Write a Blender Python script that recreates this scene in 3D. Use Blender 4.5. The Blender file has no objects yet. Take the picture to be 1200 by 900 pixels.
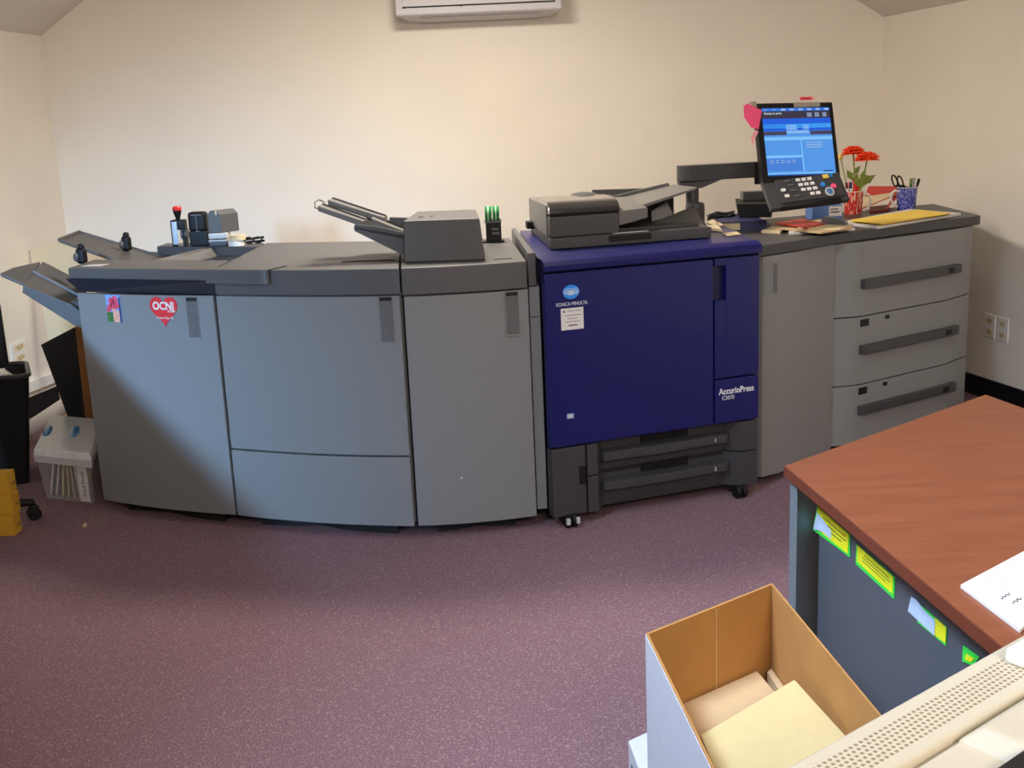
import bpy, bmesh, math, random
from mathutils import Vector, Matrix
random.seed(7)
C = bpy.context.scene.collection
SC = bpy.context.scene
V = Vector

# ------------------------------------------------------------------ camera
F = 1300.0                       # focal length in pixels of the 1200 x 900 frame
CAMH = 1.54
_dn = V((250.0, 5730.0, F)).normalized()       # world down, in camera axes (x right, y down, z ahead)
_up = -_dn
_Y = (V((0, 0, 1)) - _up * _up.z).normalized()
_X = _up.cross(_Y)
if _X.x < 0: _X = -_X
def ray(px, py):
    c = V((px - 600.0, py - 450.0, F))
    return V((_X.dot(c), _Y.dot(c), _up.dot(c)))
CP = V((0, 0, CAMH))
def at(px, py, z):               # the point of height z seen there
    d = ray(px, py); return CP + d * ((z - CAMH) / d.z)
def atY(px, py, y):              # the point at distance y ahead seen there
    d = ray(px, py); return CP + d * (y / d.y)
def onplane(px, py, o, n):
    d = ray(px, py); return CP + d * ((o - CP).dot(n) / d.dot(n))
def srow(p, row):                # height at plan position p that shows at image row
    lo, hi = -0.5, 3.5
    for _ in range(50):
        m = (lo + hi) / 2
        r = V((p[0], p[1], m)) - CP
        cy = r.dot(V((_X.y, _Y.y, _up.y))) if False else (_X.y * r.x + _Y.y * r.y + _up.y * r.z)
        cz = _X.z * r.x + _Y.z * r.y + _up.z * r.z
        if 450 + F * cy / cz > row: lo = m
        else: hi = m
    return lo

cam_d = bpy.data.cameras.new('camera'); cam = bpy.data.objects.new('camera', cam_d); C.objects.link(cam)
cam_d.sensor_fit = 'HORIZONTAL'; cam_d.sensor_width = 36.0; cam_d.lens = F / 1200 * 36.0
cam_d.clip_start = 0.02; cam_d.clip_end = 60
cr = V((_X.x, _Y.x, _up.x)); cd = V((_X.y, _Y.y, _up.y)); cf = V((_X.z, _Y.z, _up.z))
cam.matrix_world = Matrix(((cr.x, -cd.x, -cf.x, 0), (cr.y, -cd.y, -cf.y, 0), (cr.z, -cd.z, -cf.z, CAMH), (0, 0, 0, 1)))
SC.camera = cam

# ------------------------------------------------------------------ materials
def lin(c):
    def f(u):
        u /= 255.0
        return u / 12.92 if u <= 0.04045 else ((u + 0.055) / 1.055) ** 2.4
    return (f(c[0]), f(c[1]), f(c[2]), 1)
def mat(name, col, rough=0.5, metal=0.0, var=0.06, scale=30.0, bump=0.0, coat=0.0, spec=0.5, emit=0.0):
    m = bpy.data.materials.new(name); m.use_nodes = True
    nt = m.node_tree; b = nt.nodes['Principled BSDF']
    tc = nt.nodes.new('ShaderNodeTexCoord'); nz = nt.nodes.new('ShaderNodeTexNoise'); nz.inputs['Scale'].default_value = scale
    nz.inputs['Detail'].default_value = 4
    nt.links.new(tc.outputs['Object'], nz.inputs['Vector'])
    rp = nt.nodes.new('ShaderNodeValToRGB'); c = lin(col)
    rp.color_ramp.elements[0].position = .3; rp.color_ramp.elements[1].position = .7
    rp.color_ramp.elements[0].color = tuple(x * (1 - var) for x in c[:3]) + (1,)
    rp.color_ramp.elements[1].color = tuple(min(1, x * (1 + var)) for x in c[:3]) + (1,)
    nt.links.new(nz.outputs['Fac'], rp.inputs['Fac']); nt.links.new(rp.outputs['Color'], b.inputs['Base Color'])
    b.inputs['Roughness'].default_value = rough; b.inputs['Metallic'].default_value = metal
    b.inputs['Coat Weight'].default_value = coat; b.inputs['Specular IOR Level'].default_value = spec
    if emit:
        nt.links.new(rp.outputs['Color'], b.inputs['Emission Color']); b.inputs['Emission Strength'].default_value = emit
    if bump:
        bp = nt.nodes.new('ShaderNodeBump'); bp.inputs['Strength'].default_value = bump; bp.inputs['Distance'].default_value = .002
        nt.links.new(nz.outputs['Fac'], bp.inputs['Height']); nt.links.new(bp.outputs['Normal'], b.inputs['Normal'])
    return m
M = {}
M['wall'] = mat('cream wall paint', (240, 233, 219), .85, var=.02, scale=3, bump=.05)
M['ceil'] = mat('grey white ceiling paint', (226, 220, 212), .9, var=.02, scale=3)
M['door'] = mat('grey machine plastic', (130, 133, 134), .45, var=.02, scale=300, bump=.04)
M['doorR'] = mat('lighter grey machine plastic', (134, 136, 134), .45, var=.02, scale=300, bump=.04)
M['dark'] = mat('charcoal machine plastic', (88, 88, 89), .45, var=.04, scale=260, bump=.06)
M['dark2'] = mat('dark charcoal plastic', (64, 64, 66), .42, var=.04, scale=260)
M['collar'] = mat('blue black plastic', (40, 42, 50), .4)
M['gap'] = mat('shadow gap black', (18, 18, 19), .7)
M['plate'] = mat('handle plate grey', (100, 101, 102), .4)
M['lip'] = mat('pale grey lip', (196, 200, 202), .4)
M['blue'] = mat('royal blue lacquered plastic', (9, 17, 92), .36, var=.05, scale=200, coat=.1)
M['blue2'] = mat('navy recess plastic', (16, 16, 58), .4)
M['base'] = mat('black grey drawer plastic', (62, 62, 64), .42, var=.04, scale=220)
M['black'] = mat('black plastic', (20, 20, 22), .5, spec=.3)
M['gloss'] = mat('glossy smoky plastic', (46, 46, 48), .12, coat=.4)
M['adf'] = mat('feeder warm grey plastic', (112, 110, 106), .42, var=.03, scale=240)
M['adfd'] = mat('feeder charcoal plastic', (74, 74, 74), .42, var=.04, scale=240)
M['white'] = mat('white paper', (226, 224, 220), .7, var=.015)
M['whitep'] = mat('white plastic', (236, 234, 226), .4, var=.02)
M['cream'] = mat('cream paper', (226, 208, 168), .75, var=.03)
M['manila'] = mat('manila card', (208, 190, 138), .7, var=.03)
M['tan'] = mat('tan card', (206, 176, 134), .75, var=.03)
M['kraft'] = mat('brown corrugated card', (176, 128, 70), .8, var=.06, scale=14)
M['boxw'] = mat('white box board', (206, 212, 222), .6, var=.02)
M['yellow'] = mat('yellow envelope paper', (250, 214, 88), .65, var=.03)
M['caseb'] = mat('black woven fabric', (14, 14, 18), .85)
M['ybox'] = mat('mustard cardboard', (214, 164, 44), .65, var=.05)
M['red'] = mat('red plastic', (222, 40, 40), .35)
M['redp'] = mat('red folder card', (206, 58, 48), .5, var=.05)
M['redd'] = mat('dark red inside card', (110, 22, 24), .6)
M['pink'] = mat('hot pink note paper', (255, 88, 140), .6, var=.03)
M['pinkp'] = mat('pale pink note paper', (252, 172, 182), .6)
M['tape'] = mat('clear sticky tape', (168, 160, 146), .25)
M['green'] = mat('bright green tape', (36, 128, 70), .8, spec=.15)
M['lgreen'] = mat('pale green stripe', (186, 222, 186), .8, spec=.15)
M['flower'] = mat('red orange petals', (255, 78, 32), .55, var=.18, scale=90)
M['leaf'] = mat('leaf green', (120, 138, 58), .55, var=.2, scale=40)
M['orange'] = mat('orange stem', (238, 140, 66), .5)
M['navy'] = mat('navy book cloth', (34, 38, 84), .55)
M['steel'] = mat('brushed steel', (190, 192, 196), .25, metal=.9)
M['acw'] = mat('air conditioner plastic', (204, 203, 206), .5, var=.01)
M['beige'] = mat('aged beige plastic', (204, 193, 168), .5, var=.02, scale=200, bump=.05)
M['beiged'] = mat('vent slot brown', (150, 134, 106), .7)
M['bluec'] = mat('clip blue', (44, 132, 196), .35)
M['sblue'] = mat('blue card', (92, 128, 196), .5)
M['desklam'] = mat('slate desk laminate', (86, 92, 100), .5, var=.03, scale=200)
M['deskend'] = mat('end panel laminate', (112, 120, 124), .5, var=.04, scale=60)
M['neony'] = mat('neon yellow tape', (240, 240, 32), .5, var=.06)
M['neong'] = mat('neon green tape', (60, 236, 80), .5, var=.05)
M['pblue'] = mat('pale blue torn paper', (196, 214, 240), .6)
M['boardp'] = mat('cream foam board', (244, 224, 184), .75, var=.02)
M['wood'] = mat('brown fibre board', (164, 112, 60), .65, var=.1, scale=20)
M['handw'] = mat('ink', (44, 44, 60), .7)
M['goldtext'] = mat('silver lettering', (226, 228, 234), .4)
M['logo1'] = mat('bright blue emblem', (46, 146, 240), .35)
M['logo2'] = mat('pale blue emblem stripe', (190, 214, 240), .35)
M['magsky'] = mat('postcard sky', (120, 170, 240), .4)
M['magpink'] = mat('postcard blossom', (240, 84, 116), .5, var=.35, scale=120)
M['maggreen'] = mat('postcard foliage', (62, 120, 62), .5, var=.5, scale=160)
M['magcream'] = mat('postcard houses', (236, 170, 150), .5, var=.3, scale=160)
M['heart'] = mat('red magnet', (226, 54, 62), .4)

def desk_mat():
    m = bpy.data.materials.new('cherry desk laminate'); m.use_nodes = True; nt = m.node_tree; b = nt.nodes['Principled BSDF']
    tc = nt.nodes.new('ShaderNodeTexCoord'); mp = nt.nodes.new('ShaderNodeMapping'); mp.inputs['Scale'].default_value = (3, 22, 3); mp.inputs['Rotation'].default_value = (0, 0, math.radians(-84))
    mp.inputs['Scale'].default_value = (2.2, 16, 2)
    nt.links.new(tc.outputs['Object'], mp.inputs['Vector'])
    nz = nt.nodes.new('ShaderNodeTexNoise'); nz.inputs['Scale'].default_value = 2.2; nz.inputs['Detail'].default_value = 8; nz.inputs['Distortion'].default_value = .6
    nt.links.new(mp.outputs['Vector'], nz.inputs['Vector'])
    rp = nt.nodes.new('ShaderNodeValToRGB'); e = rp.color_ramp.elements
    e[0].position = .25; e[0].color = lin((118, 62, 36)); e[1].position = .8; e[1].color = lin((142, 79, 47))
    nt.links.new(nz.outputs['Fac'], rp.inputs['Fac']); nt.links.new(rp.outputs['Color'], b.inputs['Base Color'])
    b.inputs['Roughness'].default_value = .42
    return m
M['desk'] = desk_mat()
M['deskedge'] = mat('cherry edge band', (112, 56, 38), .4, var=.06, scale=12)

def carpet_mat():
    m = bpy.data.materials.new('mauve flecked carpet'); m.use_nodes = True; nt = m.node_tree; b = nt.nodes['Principled BSDF']
    tc = nt.nodes.new('ShaderNodeTexCoord')
    n1 = nt.nodes.new('ShaderNodeTexNoise'); n1.inputs['Scale'].default_value = 210; n1.inputs['Detail'].default_value = 3; n1.inputs['Roughness'].default_value = .7
    n2 = nt.nodes.new('ShaderNodeTexVoronoi'); n2.inputs['Scale'].default_value = 190
    for n in (n1, n2): nt.links.new(tc.outputs['Object'], n.inputs['Vector'])
    r1 = nt.nodes.new('ShaderNodeValToRGB'); e = r1.color_ramp.elements
    e[0].position = .3; e[0].color = lin((94, 72, 80)); e[1].position = .72; e[1].color = lin((176, 146, 156))
    k = e.new(.5); k.color = lin((136, 107, 116))
    nt.links.new(n1.outputs['Fac'], r1.inputs['Fac'])
    sp = nt.nodes.new('ShaderNodeSeparateColor'); nt.links.new(n2.outputs['Color'], sp.inputs['Color'])
    r2 = nt.nodes.new('ShaderNodeValToRGB'); r2.color_ramp.elements[0].position = .86; r2.color_ramp.elements[1].position = .95
    nt.links.new(sp.outputs[0], r2.inputs['Fac'])
    mx = nt.nodes.new('ShaderNodeMix'); mx.data_type = 'RGBA'; mx.inputs['B'].default_value = lin((196, 172, 168))
    ml = nt.nodes.new('ShaderNodeMath'); ml.operation = 'MULTIPLY'; ml.inputs[1].default_value = .4
    nt.links.new(r2.outputs['Color'], ml.inputs[0]); nt.links.new(ml.outputs[0], mx.inputs['Factor'])
    nt.links.new(r1.outputs['Color'], mx.inputs['A']); nt.links.new(mx.outputs['Result'], b.inputs['Base Color'])
    b.inputs['Roughness'].default_value = .95; b.inputs['Specular IOR Level'].default_value = .1
    bp = nt.nodes.new('ShaderNodeBump'); bp.inputs['Strength'].default_value = .6; bp.inputs['Distance'].default_value = .006
    nt.links.new(n1.outputs['Fac'], bp.inputs['Height']); nt.links.new(bp.outputs['Normal'], b.inputs['Normal'])
    return m
M['carpet'] = carpet_mat()

def clear_mat(name, col, k):
    m = mat(name, col, .25); nt = m.node_tree; b = nt.nodes['Principled BSDF']; out = nt.nodes['Material Output']
    t = nt.nodes.new('ShaderNodeBsdfTransparent'); mx = nt.nodes.new('ShaderNodeMixShader'); mx.inputs[0].default_value = k
    nt.links.new(t.outputs[0], mx.inputs[1]); nt.links.new(b.outputs[0], mx.inputs[2]); nt.links.new(mx.outputs[0], out.inputs['Surface'])
    return m
M['clear'] = clear_mat('clear plastic', (236, 238, 240), .22)
M['milky'] = clear_mat('milky plastic', (236, 240, 244), .75)

def mug_mat(name, a, b_, sx, sy, sz):
    m = bpy.data.materials.new(name); m.use_nodes = True; nt = m.node_tree; b = nt.nodes['Principled BSDF']
    tc = nt.nodes.new('ShaderNodeTexCoord'); mp = nt.nodes.new('ShaderNodeMapping'); mp.inputs['Scale'].default_value = (sx, sy, sz)
    nz = nt.nodes.new('ShaderNodeTexNoise'); nz.inputs['Scale'].default_value = 1; nz.inputs['Detail'].default_value = 2
    rp = nt.nodes.new('ShaderNodeValToRGB'); rp.color_ramp.interpolation = 'CONSTANT'
    rp.color_ramp.elements[0].color = lin(a); rp.color_ramp.elements[1].color = lin(b_); rp.color_ramp.elements[1].position = .56
    nt.links.new(tc.outputs['Object'], mp.inputs['Vector']); nt.links.new(mp.outputs['Vector'], nz.inputs['Vector'])
    nt.links.new(nz.outputs['Fac'], rp.inputs['Fac']); nt.links.new(rp.outputs['Color'], b.inputs['Base Color'])
    b.inputs['Roughness'].default_value = .25
    return m
M['mugr'] = mug_mat('red streaked glaze', (196, 48, 40), (236, 196, 176), 170, 170, 18)
M['mugb'] = mug_mat('blue mottled glaze', (70, 78, 168), (160, 166, 220), 120, 120, 120)

def emit(name, col, s):
    m = bpy.data.materials.new(name); m.use_nodes = True; nt = m.node_tree; b = nt.nodes['Principled BSDF']
    nz = nt.nodes.new('ShaderNodeTexNoise'); nz.inputs['Scale'].default_value = 8
    rp = nt.nodes.new('ShaderNodeValToRGB'); c = lin(col)
    rp.color_ramp.elements[0].color = tuple(x * .92 for x in c[:3]) + (1,); rp.color_ramp.elements[1].color = c
    nt.links.new(nz.outputs['Fac'], rp.inputs['Fac'])
    b.inputs['Base Color'].default_value = (.01, .01, .01, 1); b.inputs['Roughness'].default_value = .2
    nt.links.new(rp.outputs['Color'], b.inputs['Emission Color']); b.inputs['Emission Strength'].default_value = s
    return m

# ------------------------------------------------------------------ mesh builder
class Bil:                           # maps (u, v, z) over a four-cornered footprint
    def __init__(s, a, b, d, c, z): s.q = [V((p[0], p[1])) for p in (a, b, d, c)]; s.z = z
    def __matmul__(s, p):
        a, b, d, c = s.q; u, v = p[0], p[1]; r = (a * (1 - u) + b * u) * (1 - v) + (d * (1 - u) + c * u) * v
        return V((r.x, r.y, s.z + p[2]))
class MB:
    def __init__(s, fr=None):
        s.bm = bmesh.new(); s.fr = fr or Matrix.Identity(4)
    def _v(s, p): return s.bm.verts.new(s.fr @ V(p))
    def poly(s, vs, faces, bev=0, seg=2):
        bv = [s._v(p) for p in vs]; fs = []
        for f in faces:
            try: fs.append(s.bm.faces.new([bv[i] for i in f]))
            except ValueError: pass
        if bev:
            s.bm.normal_update(); bmesh.ops.recalc_face_normals(s.bm, faces=fs); es = [e for e in {e for f in fs for e in f.edges} if len(e.link_faces) == 2 and e.calc_face_angle(0) > .5]
            bmesh.ops.bevel(s.bm, geom=es, offset=bev, segments=seg, affect='EDGES', profile=.5, clamp_overlap=True)
        return s
    def hexa(s, p, bev=0, seg=2):      # 4 bottom then 4 top corners
        return s.poly(p, [(3, 2, 1, 0), (4, 5, 6, 7), (0, 1, 5, 4), (1, 2, 6, 5), (2, 3, 7, 6), (3, 0, 4, 7)], bev, seg)
    def box(s, a, b, bev=0, seg=2):
        x0, y0, z0 = a; x1, y1, z1 = b
        return s.hexa([(x0, y0, z0), (x1, y0, z0), (x1, y1, z0), (x0, y1, z0), (x0, y0, z1), (x1, y0, z1), (x1, y1, z1), (x0, y1, z1)], bev, seg)
    def prism(s, pts, vec, bev=0, seg=2):
        n = len(pts); vec = V(vec); a = [V(p) for p in pts]; b = [p + vec for p in a]
        return s.poly(a + b, [tuple(range(n - 1, -1, -1)), tuple(range(n, 2 * n))] + [(i, (i + 1) % n, n + (i + 1) % n, n + i) for i in range(n)], bev, seg)
    def lathe(s, c, prof, seg=24, axis=(0, 0, 1), cap=True):
        c = V(c); ax = V(axis).normalized(); u = ax.orthogonal().normalized(); w = ax.cross(u)
        rings = []
        for r, h in prof:
            rings.append([s._v(c + ax * h + (u * math.cos(2 * math.pi * k / seg) + w * math.sin(2 * math.pi * k / seg)) * r) for k in range(seg)])
        for a, b in zip(rings, rings[1:]):
            for k in range(seg): s.bm.faces.new((a[k], a[(k + 1) % seg], b[(k + 1) % seg], b[k]))
        if cap:
            s.bm.faces.new(rings[0][::-1]); s.bm.faces.new(rings[-1])
        return s
    def tube(s, pts, r, seg=10, closed=False):
        pts = [V(p) for p in pts]; n = len(pts); rings = []
        rr = r if isinstance(r, (list, tuple)) else [r] * n
        ref = None
        for i, p in enumerate(pts):
            if closed: t = (pts[(i + 1) % n] - pts[i - 1]).normalized()
            else: t = (pts[min(i + 1, n - 1)] - pts[max(i - 1, 0)]).normalized()
            if ref is None: ref = t.orthogonal().normalized()
            ref = (ref - t * ref.dot(t)).normalized(); w = t.cross(ref)
            rings.append([s._v(p + (ref * math.cos(2 * math.pi * k / seg) + w * math.sin(2 * math.pi * k / seg)) * rr[i]) for k in range(seg)])
        pr = list(zip(rings, rings[1:])) + ([(rings[-1], rings[0])] if closed else [])
        for a, b in pr:
            for k in range(seg): s.bm.faces.new((a[k], a[(k + 1) % seg], b[(k + 1) % seg], b[k]))
        if not closed:
            s.bm.faces.new(rings[0][::-1]); s.bm.faces.new(rings[-1])
        return s
    def ball(s, c, r, rot=None, seg=16):
        mt = Matrix.Translation(V(c)) @ (rot.to_4x4() if rot else Matrix.Identity(4)) @ Matrix.Diagonal((r[0], r[1], r[2], 1))
        r_ = bmesh.ops.create_uvsphere(s.bm, u_segments=seg, v_segments=seg // 2, radius=1, matrix=mt)
        for v in r_['verts']: v.co = s.fr @ v.co
        return s
def rot_of(o):
    while o.parent: o = o.parent
    return o
def obj(name, mb, m, parent=None, org=None):
    me = bpy.data.meshes.new(name); bm = mb.bm
    bmesh.ops.recalc_face_normals(bm, faces=bm.faces)
    if parent is not None: org = rot_of(parent).location.copy()
    elif org is None:
        xs = [v.co for v in bm.verts]
        org = V(((min(p.x for p in xs) + max(p.x for p in xs)) / 2, (min(p.y for p in xs) + max(p.y for p in xs)) / 2, min(p.z for p in xs)))
    bmesh.ops.translate(bm, verts=bm.verts, vec=-V(org))
    bm.to_mesh(me); bm.free()
    me.polygons.foreach_set('use_smooth', [True] * len(me.polygons)); me.set_sharp_from_angle(angle=math.radians(32))
    me.materials.append(m)
    wn = len(me.polygons) > 6
    o = bpy.data.objects.new(name, me); C.objects.link(o)
    if wn:
        w_ = o.modifiers.new('weighted_normal', 'WEIGHTED_NORMAL'); w_.keep_sharp = True
    if parent is not None: o.parent = parent
    else: o.location = org
    return o
def tag(o, label, cat, group=None):
    o['label'] = label; o['category'] = cat
    if group: o['group'] = group
    return o
def thing(name, label, cat, loc, group=None):
    o = bpy.data.objects.new(name, None); C.objects.link(o); o.empty_display_size = .05
    o.location = V((loc[0], loc[1], loc[2] if len(loc) > 2 else 0)); return tag(o, label, cat, group)
def struct(name, mb, m, parent=None):
    o = obj(name, mb, m, parent, None if parent else V((0, 0, 0)))
    if not parent: o['kind'] = 'structure'
    return o
def text(name, s, fr, size, m, parent=None, ext=.0006, align='CENTER', sx=1.0, bold=0.0):
    cu = bpy.data.curves.new('lettering', 'FONT'); cu.body = s; cu.size = size; cu.extrude = ext; cu.align_x = align; cu.align_y = 'CENTER'; cu.resolution_u = 3; cu.offset = bold
    t = bpy.data.objects.new('lettering', cu); C.objects.link(t)
    bpy.context.view_layer.update()
    me = bpy.data.meshes.new_from_object(t.evaluated_get(bpy.context.evaluated_depsgraph_get()))
    bpy.data.objects.remove(t); bpy.data.curves.remove(cu)
    mb = MB(); mb.bm.from_mesh(me); bpy.data.meshes.remove(me)
    # text lies in x/z of the frame, facing its -y
    bmesh.ops.transform(mb.bm, matrix=fr @ Matrix(((sx, 0, 0, 0), (0, 0, -1, 0), (0, 1, 0, 0), (0, 0, 0, 1))), verts=mb.bm.verts)
    return obj(name, mb, m, parent)
def frame(a, b, z=0.0):                # x from a to b, y away from the camera, z up
    a = V((a[0], a[1], z)); ex = V((b[0] - a.x, b[1] - a.y, 0)).normalized(); ey = V((-ex.y, ex.x, 0))
    return Matrix(((ex.x, ey.x, 0, a.x), (ex.y, ey.y, 0, a.y), (0, 0, 1, a.z), (0, 0, 0, 1)))
def affine(o, ex, ey, ez):
    return Matrix(((ex[0], ey[0], ez[0], o[0]), (ex[1], ey[1], ez[1], o[1]), (ex[2], ey[2], ez[2], o[2]), (0, 0, 0, 1)))
def arc3(a, m, b, n=12):               # smooth line through three plan points
    a, m, b = V(a[:2]), V(m[:2]), V(b[:2]); c = m * 2 - (a + b) * .5
    return [a * (1 - t) ** 2 + c * 2 * t * (1 - t) + b * t * t for t in [i / n for i in range(n + 1)]]
def strip(mb, line, off0, off1, z0, z1, t0=0, t1=0, bev=0):   # slab that follows a plan line, from off0 to off1 in front of it
    L = [V(p[:2]) for p in line]
    def nrm(i):
        t = (L[min(i + 1, len(L) - 1)] - L[max(i - 1, 0)]).normalized(); return V((t.y, -t.x))
    d0 = (L[1] - L[0]).normalized(); d1 = (L[-1] - L[-2]).normalized()
    P = list(L); P[0] = P[0] + d0 * t0; P[-1] = P[-1] - d1 * t1
    a = [P[i] + nrm(i) * off1 for i in range(len(P))]; b = [P[i] + nrm(i) * off0 for i in range(len(P))]
    pts = [(p.x, p.y, z0) for p in a + b[::-1]]
    mb.prism(pts, (0, 0, z1 - z0), bev, 1); return mb

# ------------------------------------------------------------------ the room
YB = 7.1
lw0, lw1 = V((-2.78, YB)), V((-4.45, -2.6))      # left wall, back corner to the front
rw0, rw1 = V((2.375, YB)), V((4.45, -2.6))
ZL, ZR = 2.235, 2.13
mb = MB(); mb.hexa([(lw1.x - .1, -2.7, -.05), (rw1.x + .1, -2.7, -.05), (rw0.x + .1, YB + .1, -.05), (lw0.x - .1, YB + .1, -.05), (lw1.x - .1, -2.7, 0), (rw1.x + .1, -2.7, 0), (rw0.x + .1, YB + .1, 0), (lw0.x - .1, YB + .1, 0)])
struct('floor', mb, M['carpet'])
RX, RZ = 1.35, 3.25          # half-width of the flat ceiling and its height
mb = MB(); mb.prism([(lw0.x, YB, 0), (rw0.x, YB, 0), (rw0.x, YB, ZR), (RX - .75, YB, RZ), (-RX + .05, YB, RZ), (lw0.x, YB, ZL)], (0, .1, 0)); struct('wall_back', mb, M['wall'])
def wallbox(name, a, b, h, out):
    mb = MB(); o = V((out, 0, 0)); a3 = V((a.x, a.y, 0)); b3 = V((b.x, b.y, 0)); u = V((0, 0, h))
    mb.hexa([a3, b3, b3 + o, a3 + o, a3 + u, b3 + u, b3 + o + u, a3 + o + u]); return struct(name, mb, M['wall'])
wallbox('wall_left', lw0, lw1, ZL, -.1); wallbox('wall_right', rw0, rw1, ZR, .1)
u = V((0, 0, .08))
cl = [V((lw0.x, YB, ZL)), V((-RX + .05, YB, RZ)), V((-RX - .6, -2.6, RZ)), V((lw1.x, -2.6, ZL))]
cr_ = [V((rw0.x, YB, ZR)), V((RX - .75, YB, RZ)), V((RX, -2.6, RZ)), V((rw1.x, -2.6, ZR))]
mb = MB(); mb.hexa(cl + [p + u for p in cl]); mb.hexa(cr_ + [p + u for p in cr_])
fl = [cl[1], cr_[1], cr_[2], cl[2]]; mb.hexa(fl + [p + u for p in fl])
struct('ceiling', mb, M['ceil'])
# front wall behind the camera, with a wide window opening on the right-hand side
mb = MB()
mb.box((-4.5, -2.7, 0), (4.5, -2.6, .85)); mb.box((-4.5, -2.7, 2.6), (4.5, -2.6, 3.4)); mb.box((-4.5, -2.7, .85), (-3.05, -2.6, 2.6)); mb.box((-1.95, -2.7, .85), (4.5, -2.6, 2.6)); mb.box((-3.05, -2.7, .85), (-1.95, -2.6, 1.5))
struct('wall_front', mb, M['wall'])
mb = MB()
for x in (-3.05, -2.01): mb.box((x, -2.68, 1.5), (x + .06, -2.6, 2.6))
for z in (1.5, 2.54): mb.box((-3.05, -2.68, z), (-1.95, -2.6, z + .06))
struct('window_1', mb, M['whitep'])
# baseboards
def along(a, b, y0, y1): t = (b - a).normalized(); return [a + t * y0, a + t * y1]
def board(name, a, b, y0, y1, z0, z1, th, m):
    p, q = along(a, b, y0, y1); mb = MB()
    s = 1 if a.x < 0 else -1
    mb.hexa([(p.x, p.y, z0), (q.x, q.y, z0), (q.x + s * th, q.y, z0), (p.x + s * th, p.y, z0), (p.x, p.y, z1), (q.x, q.y, z1), (q.x + s * th, q.y, z1), (p.x + s * th, p.y, z1)])
    return struct(name, mb, m)
board('baseboard_right', rw0, rw1, 0, 9.8, 0, .105, .014, M['black'])
board('baseboard_left', lw0, lw1, 0, 9.8, 0, .12, .014, M['black'])
board('trim_1', lw0, lw1, 0, 9.8, .155, .215, .03, M['whitep'])
mb = MB(); mb.box((lw0.x, YB - .014, 0), (rw0.x, YB, .105)); struct('baseboard_back', mb, M['black'])

# ------------------------------------------------------------------ plan of the production line (metres)
L0, L1 = V((-1.798, 4.645)), V((-1.153, 4.364)); Lm = V((-.778, 4.222)); L2 = V((-.398, 4.138)); L3 = V((.075, 4.196))
LmA = V((-1.49, 4.487)); LmC = V((-.16, 4.147))
L0r, L1r, L2r, L3r = V((-1.90, 5.76)), V((-1.172, 5.44)), V((-.49, 5.24)), V((.021, 5.14))
B0, B1, B1r, B0r = V((.138, 4.148)), V((1.022, 4.474)), V((1.02, 5.22)), V((.075, 5.42))
T0, T1, T2 = V((1.056, 4.575)), V((1.466, 4.948)), V((2.325, 5.515)); T0r, T2r = V((1.045, 5.70)), V((2.43, 6.35))
ZT = 1.066
def body(line, rear, z0, z1, inset=.0):
    mb = MB(); mb.prism([(p.x, p.y, z0) for p in line] + [(p.x, p.y, z0) for p in rear], (0, 0, z1 - z0)); return mb
def shrink(line, rear, d):
    pts = line + rear; c = sum((V(p) for p in pts), V((0, 0))) / len(pts)
    f = lambda p: p + (c - p).normalized() * d
    return [f(p) for p in line], [f(p) for p in rear]
def back(line, d): return [V((p.x, p.y + d)) for p in line]
def unit_body(root, line, rear, z0, z1, mt):
    l2 = back(line, .03); obj('body', body(l2, rear, z0, z1), mt, root)
    l3, r3 = shrink(line, rear, .09); obj('plinth', body(l3, r3, 0, z0 + .001), M['gap'], root)
def handle_plate(root, line, fx, z0, z1, w=.05):
    """recessed pull plate on a door: fx is the fraction along the line"""
    i = max(0, min(len(line) - 2, int(fx * (len(line) - 1)))); t = fx * (len(line) - 1) - i
    p = line[i].lerp(line[i + 1], t); d = (line[i + 1] - line[i]).normalized()
    fr = frame(p - d * w / 2, p + d * w / 2)
    mb = MB(fr); mb.box((0, -.0165, z0), (w, .005, z1)); h = obj('door_handle', mb, M['plate'], root)
    mb = MB(fr); mb.box((0, -.019, z0 - .006), (w, .0, z0)); mb.box((-.003, -.018, z0 - .006), (0, 0, z1)); mb.box((w, -.018, z0 - .006), (w + .002, 0, z1)); obj('handle_rim', mb, M['door'], h)
    mb = MB(fr); mb.box((0.002, -.017, z1 - .014), (w - .002, .0, z1)); obj('handle_pocket', mb, M['gap'], h)

# ---- module 1: booklet finisher at the left end
g_x = V((.003, 0)); L1a, L1b, L2a, L2b = L1 - g_x, L1 + g_x, L2 - g_x, L2 + g_x
L1ra, L1rb, L2ra, L2rb = L1r - g_x, L1r + g_x, L2r - g_x, L2r + g_x
lineA = arc3(L0, LmA, L1a); lineB = arc3(L1b, Lm, L2a); lineC = arc3(L2b, LmC, L3)
fin = thing('paper_finisher', 'grey paper finisher with output trays, at the left end of the machine line', 'printer unit', (-1.5, 5.0, 0))
unit_body(fin, lineA, [L1ra, L0r], .055, .93, M['door'])
mb = strip(MB(), lineA, -.006, .014, .05, .962, .0, .004, .003); dA = obj('door', mb, M['door'], fin)
handle_plate(dA, lineA, .86, .795, .955)
# dark collar between door and lid (widens to the left under the overhanging lid)
cl_ = [V((L0.x - .035, L0.y + .02))] + lineA[1:]
mb = MB(); mb.hexa([(L0.x, L0.y + .01, .964), (L1a.x, L1.y + .01, .964), (L1ra.x, L1r.y, .964), (L0r.x, L0r.y, .964), (L0.x - .05, L0.y + .0, 1.022), (L1a.x, L1.y, 1.022), (L1ra.x, L1r.y, 1.022), (L0r.x - .03, L0r.y, 1.022)])
obj('collar', mb, M['collar'], fin)
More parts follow.
